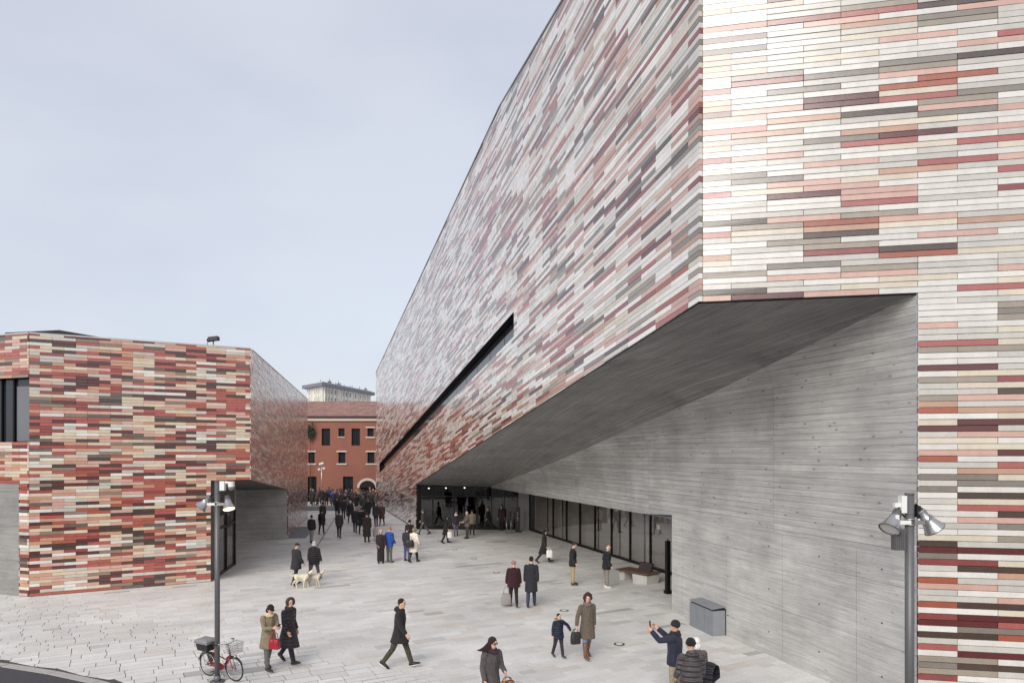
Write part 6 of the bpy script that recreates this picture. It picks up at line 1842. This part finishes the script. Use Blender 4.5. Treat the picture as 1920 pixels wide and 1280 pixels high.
ip = gp(971, 997)
root = empty('info_panel', ip, 'black upright information panel beside the barrier posts', 'panel')
mb = MB(); mb.box(ip + Vector((0, 0, 0.9)), (0.34, 0.10, 1.66)); mb.build('panel', M_BLACKP, root)
mb = MB(); mb.box(ip + Vector((0, 0, 0.03)), (0.42, 0.3, 0.055)); mb.build('foot', M_BLACKP, root)
mb = MB()
for k, (w, z) in enumerate(((0.08, 1.35), (0.10, 1.2), (0.05, 1.0), (0.08, 0.85))): mb.box(ip + Vector((-0.02, -0.053, z)), (w, 0.006, 0.07 if k == 2 else 0.03))
mb.build('sticker', M_WHITEP, root)
post = None
for k, px_ in enumerate((950, 958)):
    q = gp(px_, 1000 - 0.5 * k)
    r_ = empty('barrier_post', q, ['left of the two chrome queue barrier posts by the entrance', 'right of the two chrome queue barrier posts by the entrance'][k], 'barrier post', 'queue barrier posts')
    mb = MB(); mb.tube([q, q + Vector((0, 0, 0.02)), q + Vector((0, 0, 0.05))], [0.16, 0.16, 0.05], 16); mb.build('foot', M_ALU, r_, True)
    mb = MB(); mb.tube([q + Vector((0, 0, 0.04)), q + Vector((0, 0, 0.95))], 0.03, 10); mb.build('post', M_ALU, r_, True)
    mb = MB(); mb.tube([q + Vector((0, 0, 0.95)), q + Vector((0, 0, 1.02))], 0.036, 10); mb.build('belt_head', M_BLACKP, r_, True)

GL = [(1161, 1207, 'round ground light set in the paving right of the tweed coat, the nearest one'), (1058, 1144, 'round ground light in the paving behind the small boy'), (931, 1073, 'round ground light in the paving left of the burgundy coat'),
      (889, 1047, 'round ground light in the open paving midway to the entrance'), (853, 1030, 'round ground light just in front of the black coat with the white bag'), (824, 1013, 'round ground light left of the black coat with the white bag'), (804, 999, 'round ground light at the feet of the dark green jacket')]
for (px_, py_, lab) in GL:
    q = gp(px_, py_); r_ = empty('ground_light', q, lab, 'ground light', 'ground lights in a row')
    mb = MB(); mb.tube([q + Vector((0, 0, -0.01)), q + Vector((0, 0, 0.012))], 0.155, 24); mb.build('ring', plain('bronze_ring', (84, 74, 66), 0.5, 0.4), r_, False)
    mb = MB(); mb.tube([q + Vector((0, 0, 0.010)), q + Vector((0, 0, 0.016))], 0.10, 20); mb.build('lens', M_LENS, r_, False)

# low stone plinth far left of the alley
q = gp(600, 957)
mb = MB(); mb.box(q + Vector((0.2, 0.6, 0.21)), (2.9, 1.1, 0.42)); o = mb.build('stone_plinth', plain('plinth_stone', (150, 147, 142), 0.8, 0, 0.1, 3))
tag(o, 'low grey stone plinth at the left of the alley below the far crowd', 'plinth')

# ------------------------------------------------------------------ pushchair at the lower right
def pushchair(p, rz, label):
    root = empty('pushchair', p, label, 'pushchair', None, rz)
    def part(mb, name, m, smooth=True):
        o = mb.build(name, m, None, smooth); o.parent = root; return o
    blk = M_BLACKP
    for (wx, wy, r) in ((0.42, 0.2, 0.11), (0.42, -0.2, 0.11), (-0.28, 0.27, 0.15), (-0.28, -0.27, 0.15)):
        mb = MB(); mb.torus((wx, wy, r), r - 0.02, 0.022, Matrix.Rotation(rad(90), 3, 'X'), 20, 6); mb.tube([(wx, wy - 0.02, r), (wx, wy + 0.02, r)], 0.035, 8)
        for k in range(6): a = k * math.pi / 3; mb.tube([(wx, wy, r), (wx + (r - 0.03) * math.cos(a), wy, r + (r - 0.03) * math.sin(a))], 0.007, 4)
        part(mb, 'wheel', blk)
    mb = MB()
    for sd in (0.22, -0.22):
        mb.tube([(0.42, sd, 0.12), (0.05, sd, 0.50), (-0.38, sd, 0.90), (-0.52, sd, 1.02)], 0.013, 6); mb.tube([(-0.28, sd * 1.2, 0.15), (0.0, sd, 0.52)], 0.012, 6)
    mb.tube([(-0.28, -0.26, 0.15), (-0.28, 0.26, 0.15)], 0.010, 6); mb.tube([(-0.52, -0.22, 1.02), (-0.52, 0.22, 1.02)], 0.013, 6); part(mb, 'frame', M_GREYM)
    mb = MB(); mb.tube([(-0.535, -0.2, 1.03), (-0.535, 0.2, 1.03)], 0.022, 8); part(mb, 'handle', blk)
    fab = cloth((44, 42, 50), 'puffer')
    mb = MB(); mb.loft([[V3(x0, yy * w, z0 + dz_) for yy, dz_ in ((-1, 0.16), (-0.9, 0), (0.9, 0), (1, 0.16), (0.85, 0.10), (-0.85, 0.10))] for x0, z0, w in ((0.40, 0.28, 0.17), (0.26, 0.42, 0.19), (0.0, 0.45, 0.2), (-0.14, 0.55, 0.2), (-0.28, 0.86, 0.19))]); part(mb, 'seat', fab)
    mb = MB(); rings = []
    for k in range(9):
        a = math.pi * (0.05 + 0.62 * k / 8); rings.append([V3(-0.14 - 0.36 * math.cos(a) * -1 * 0.0 + 0.34 * math.cos(math.pi - a) * 0.9 + 0.08, 0.235 * math.cos(t), 0.74 + 0.36 * math.sin(a) * abs(math.sin(t)) ** 0.6) for t in [math.pi * q_ / 10 for q_ in range(11)]])
    mb.loft(rings, 0, False); h_ = part(mb, 'hood', fab)
    mb = MB(); mb.torus((0.42, 0, 0.34), 0.2, 0.022, Matrix.Rotation(rad(70), 3, 'Y'), 16, 6, 0, -math.pi / 2, math.pi / 2); part(mb, 'bumper_bar', blk)
    mb = MB(); mb.box((-0.05, 0, 0.26), (0.42, 0.36, 0.16)); part(mb, 'basket', plain('mesh_basket', (38, 38, 42), 0.9), False)
    mb = MB(); mb.ball((0.02, 0, 0.60), (0.20, 0.15, 0.10)); mb.ball((-0.12, 0, 0.78), (0.10, 0.09, 0.11)); part(mb, 'blanket', plain('pale_blanket', (196, 190, 190), 0.9, 0, 0.2, 12))
pushchair((4.12, 14.3, 0), rad(-35), 'dark pushchair with folded hood beside the grey quilted jacket')

finish_remesh()
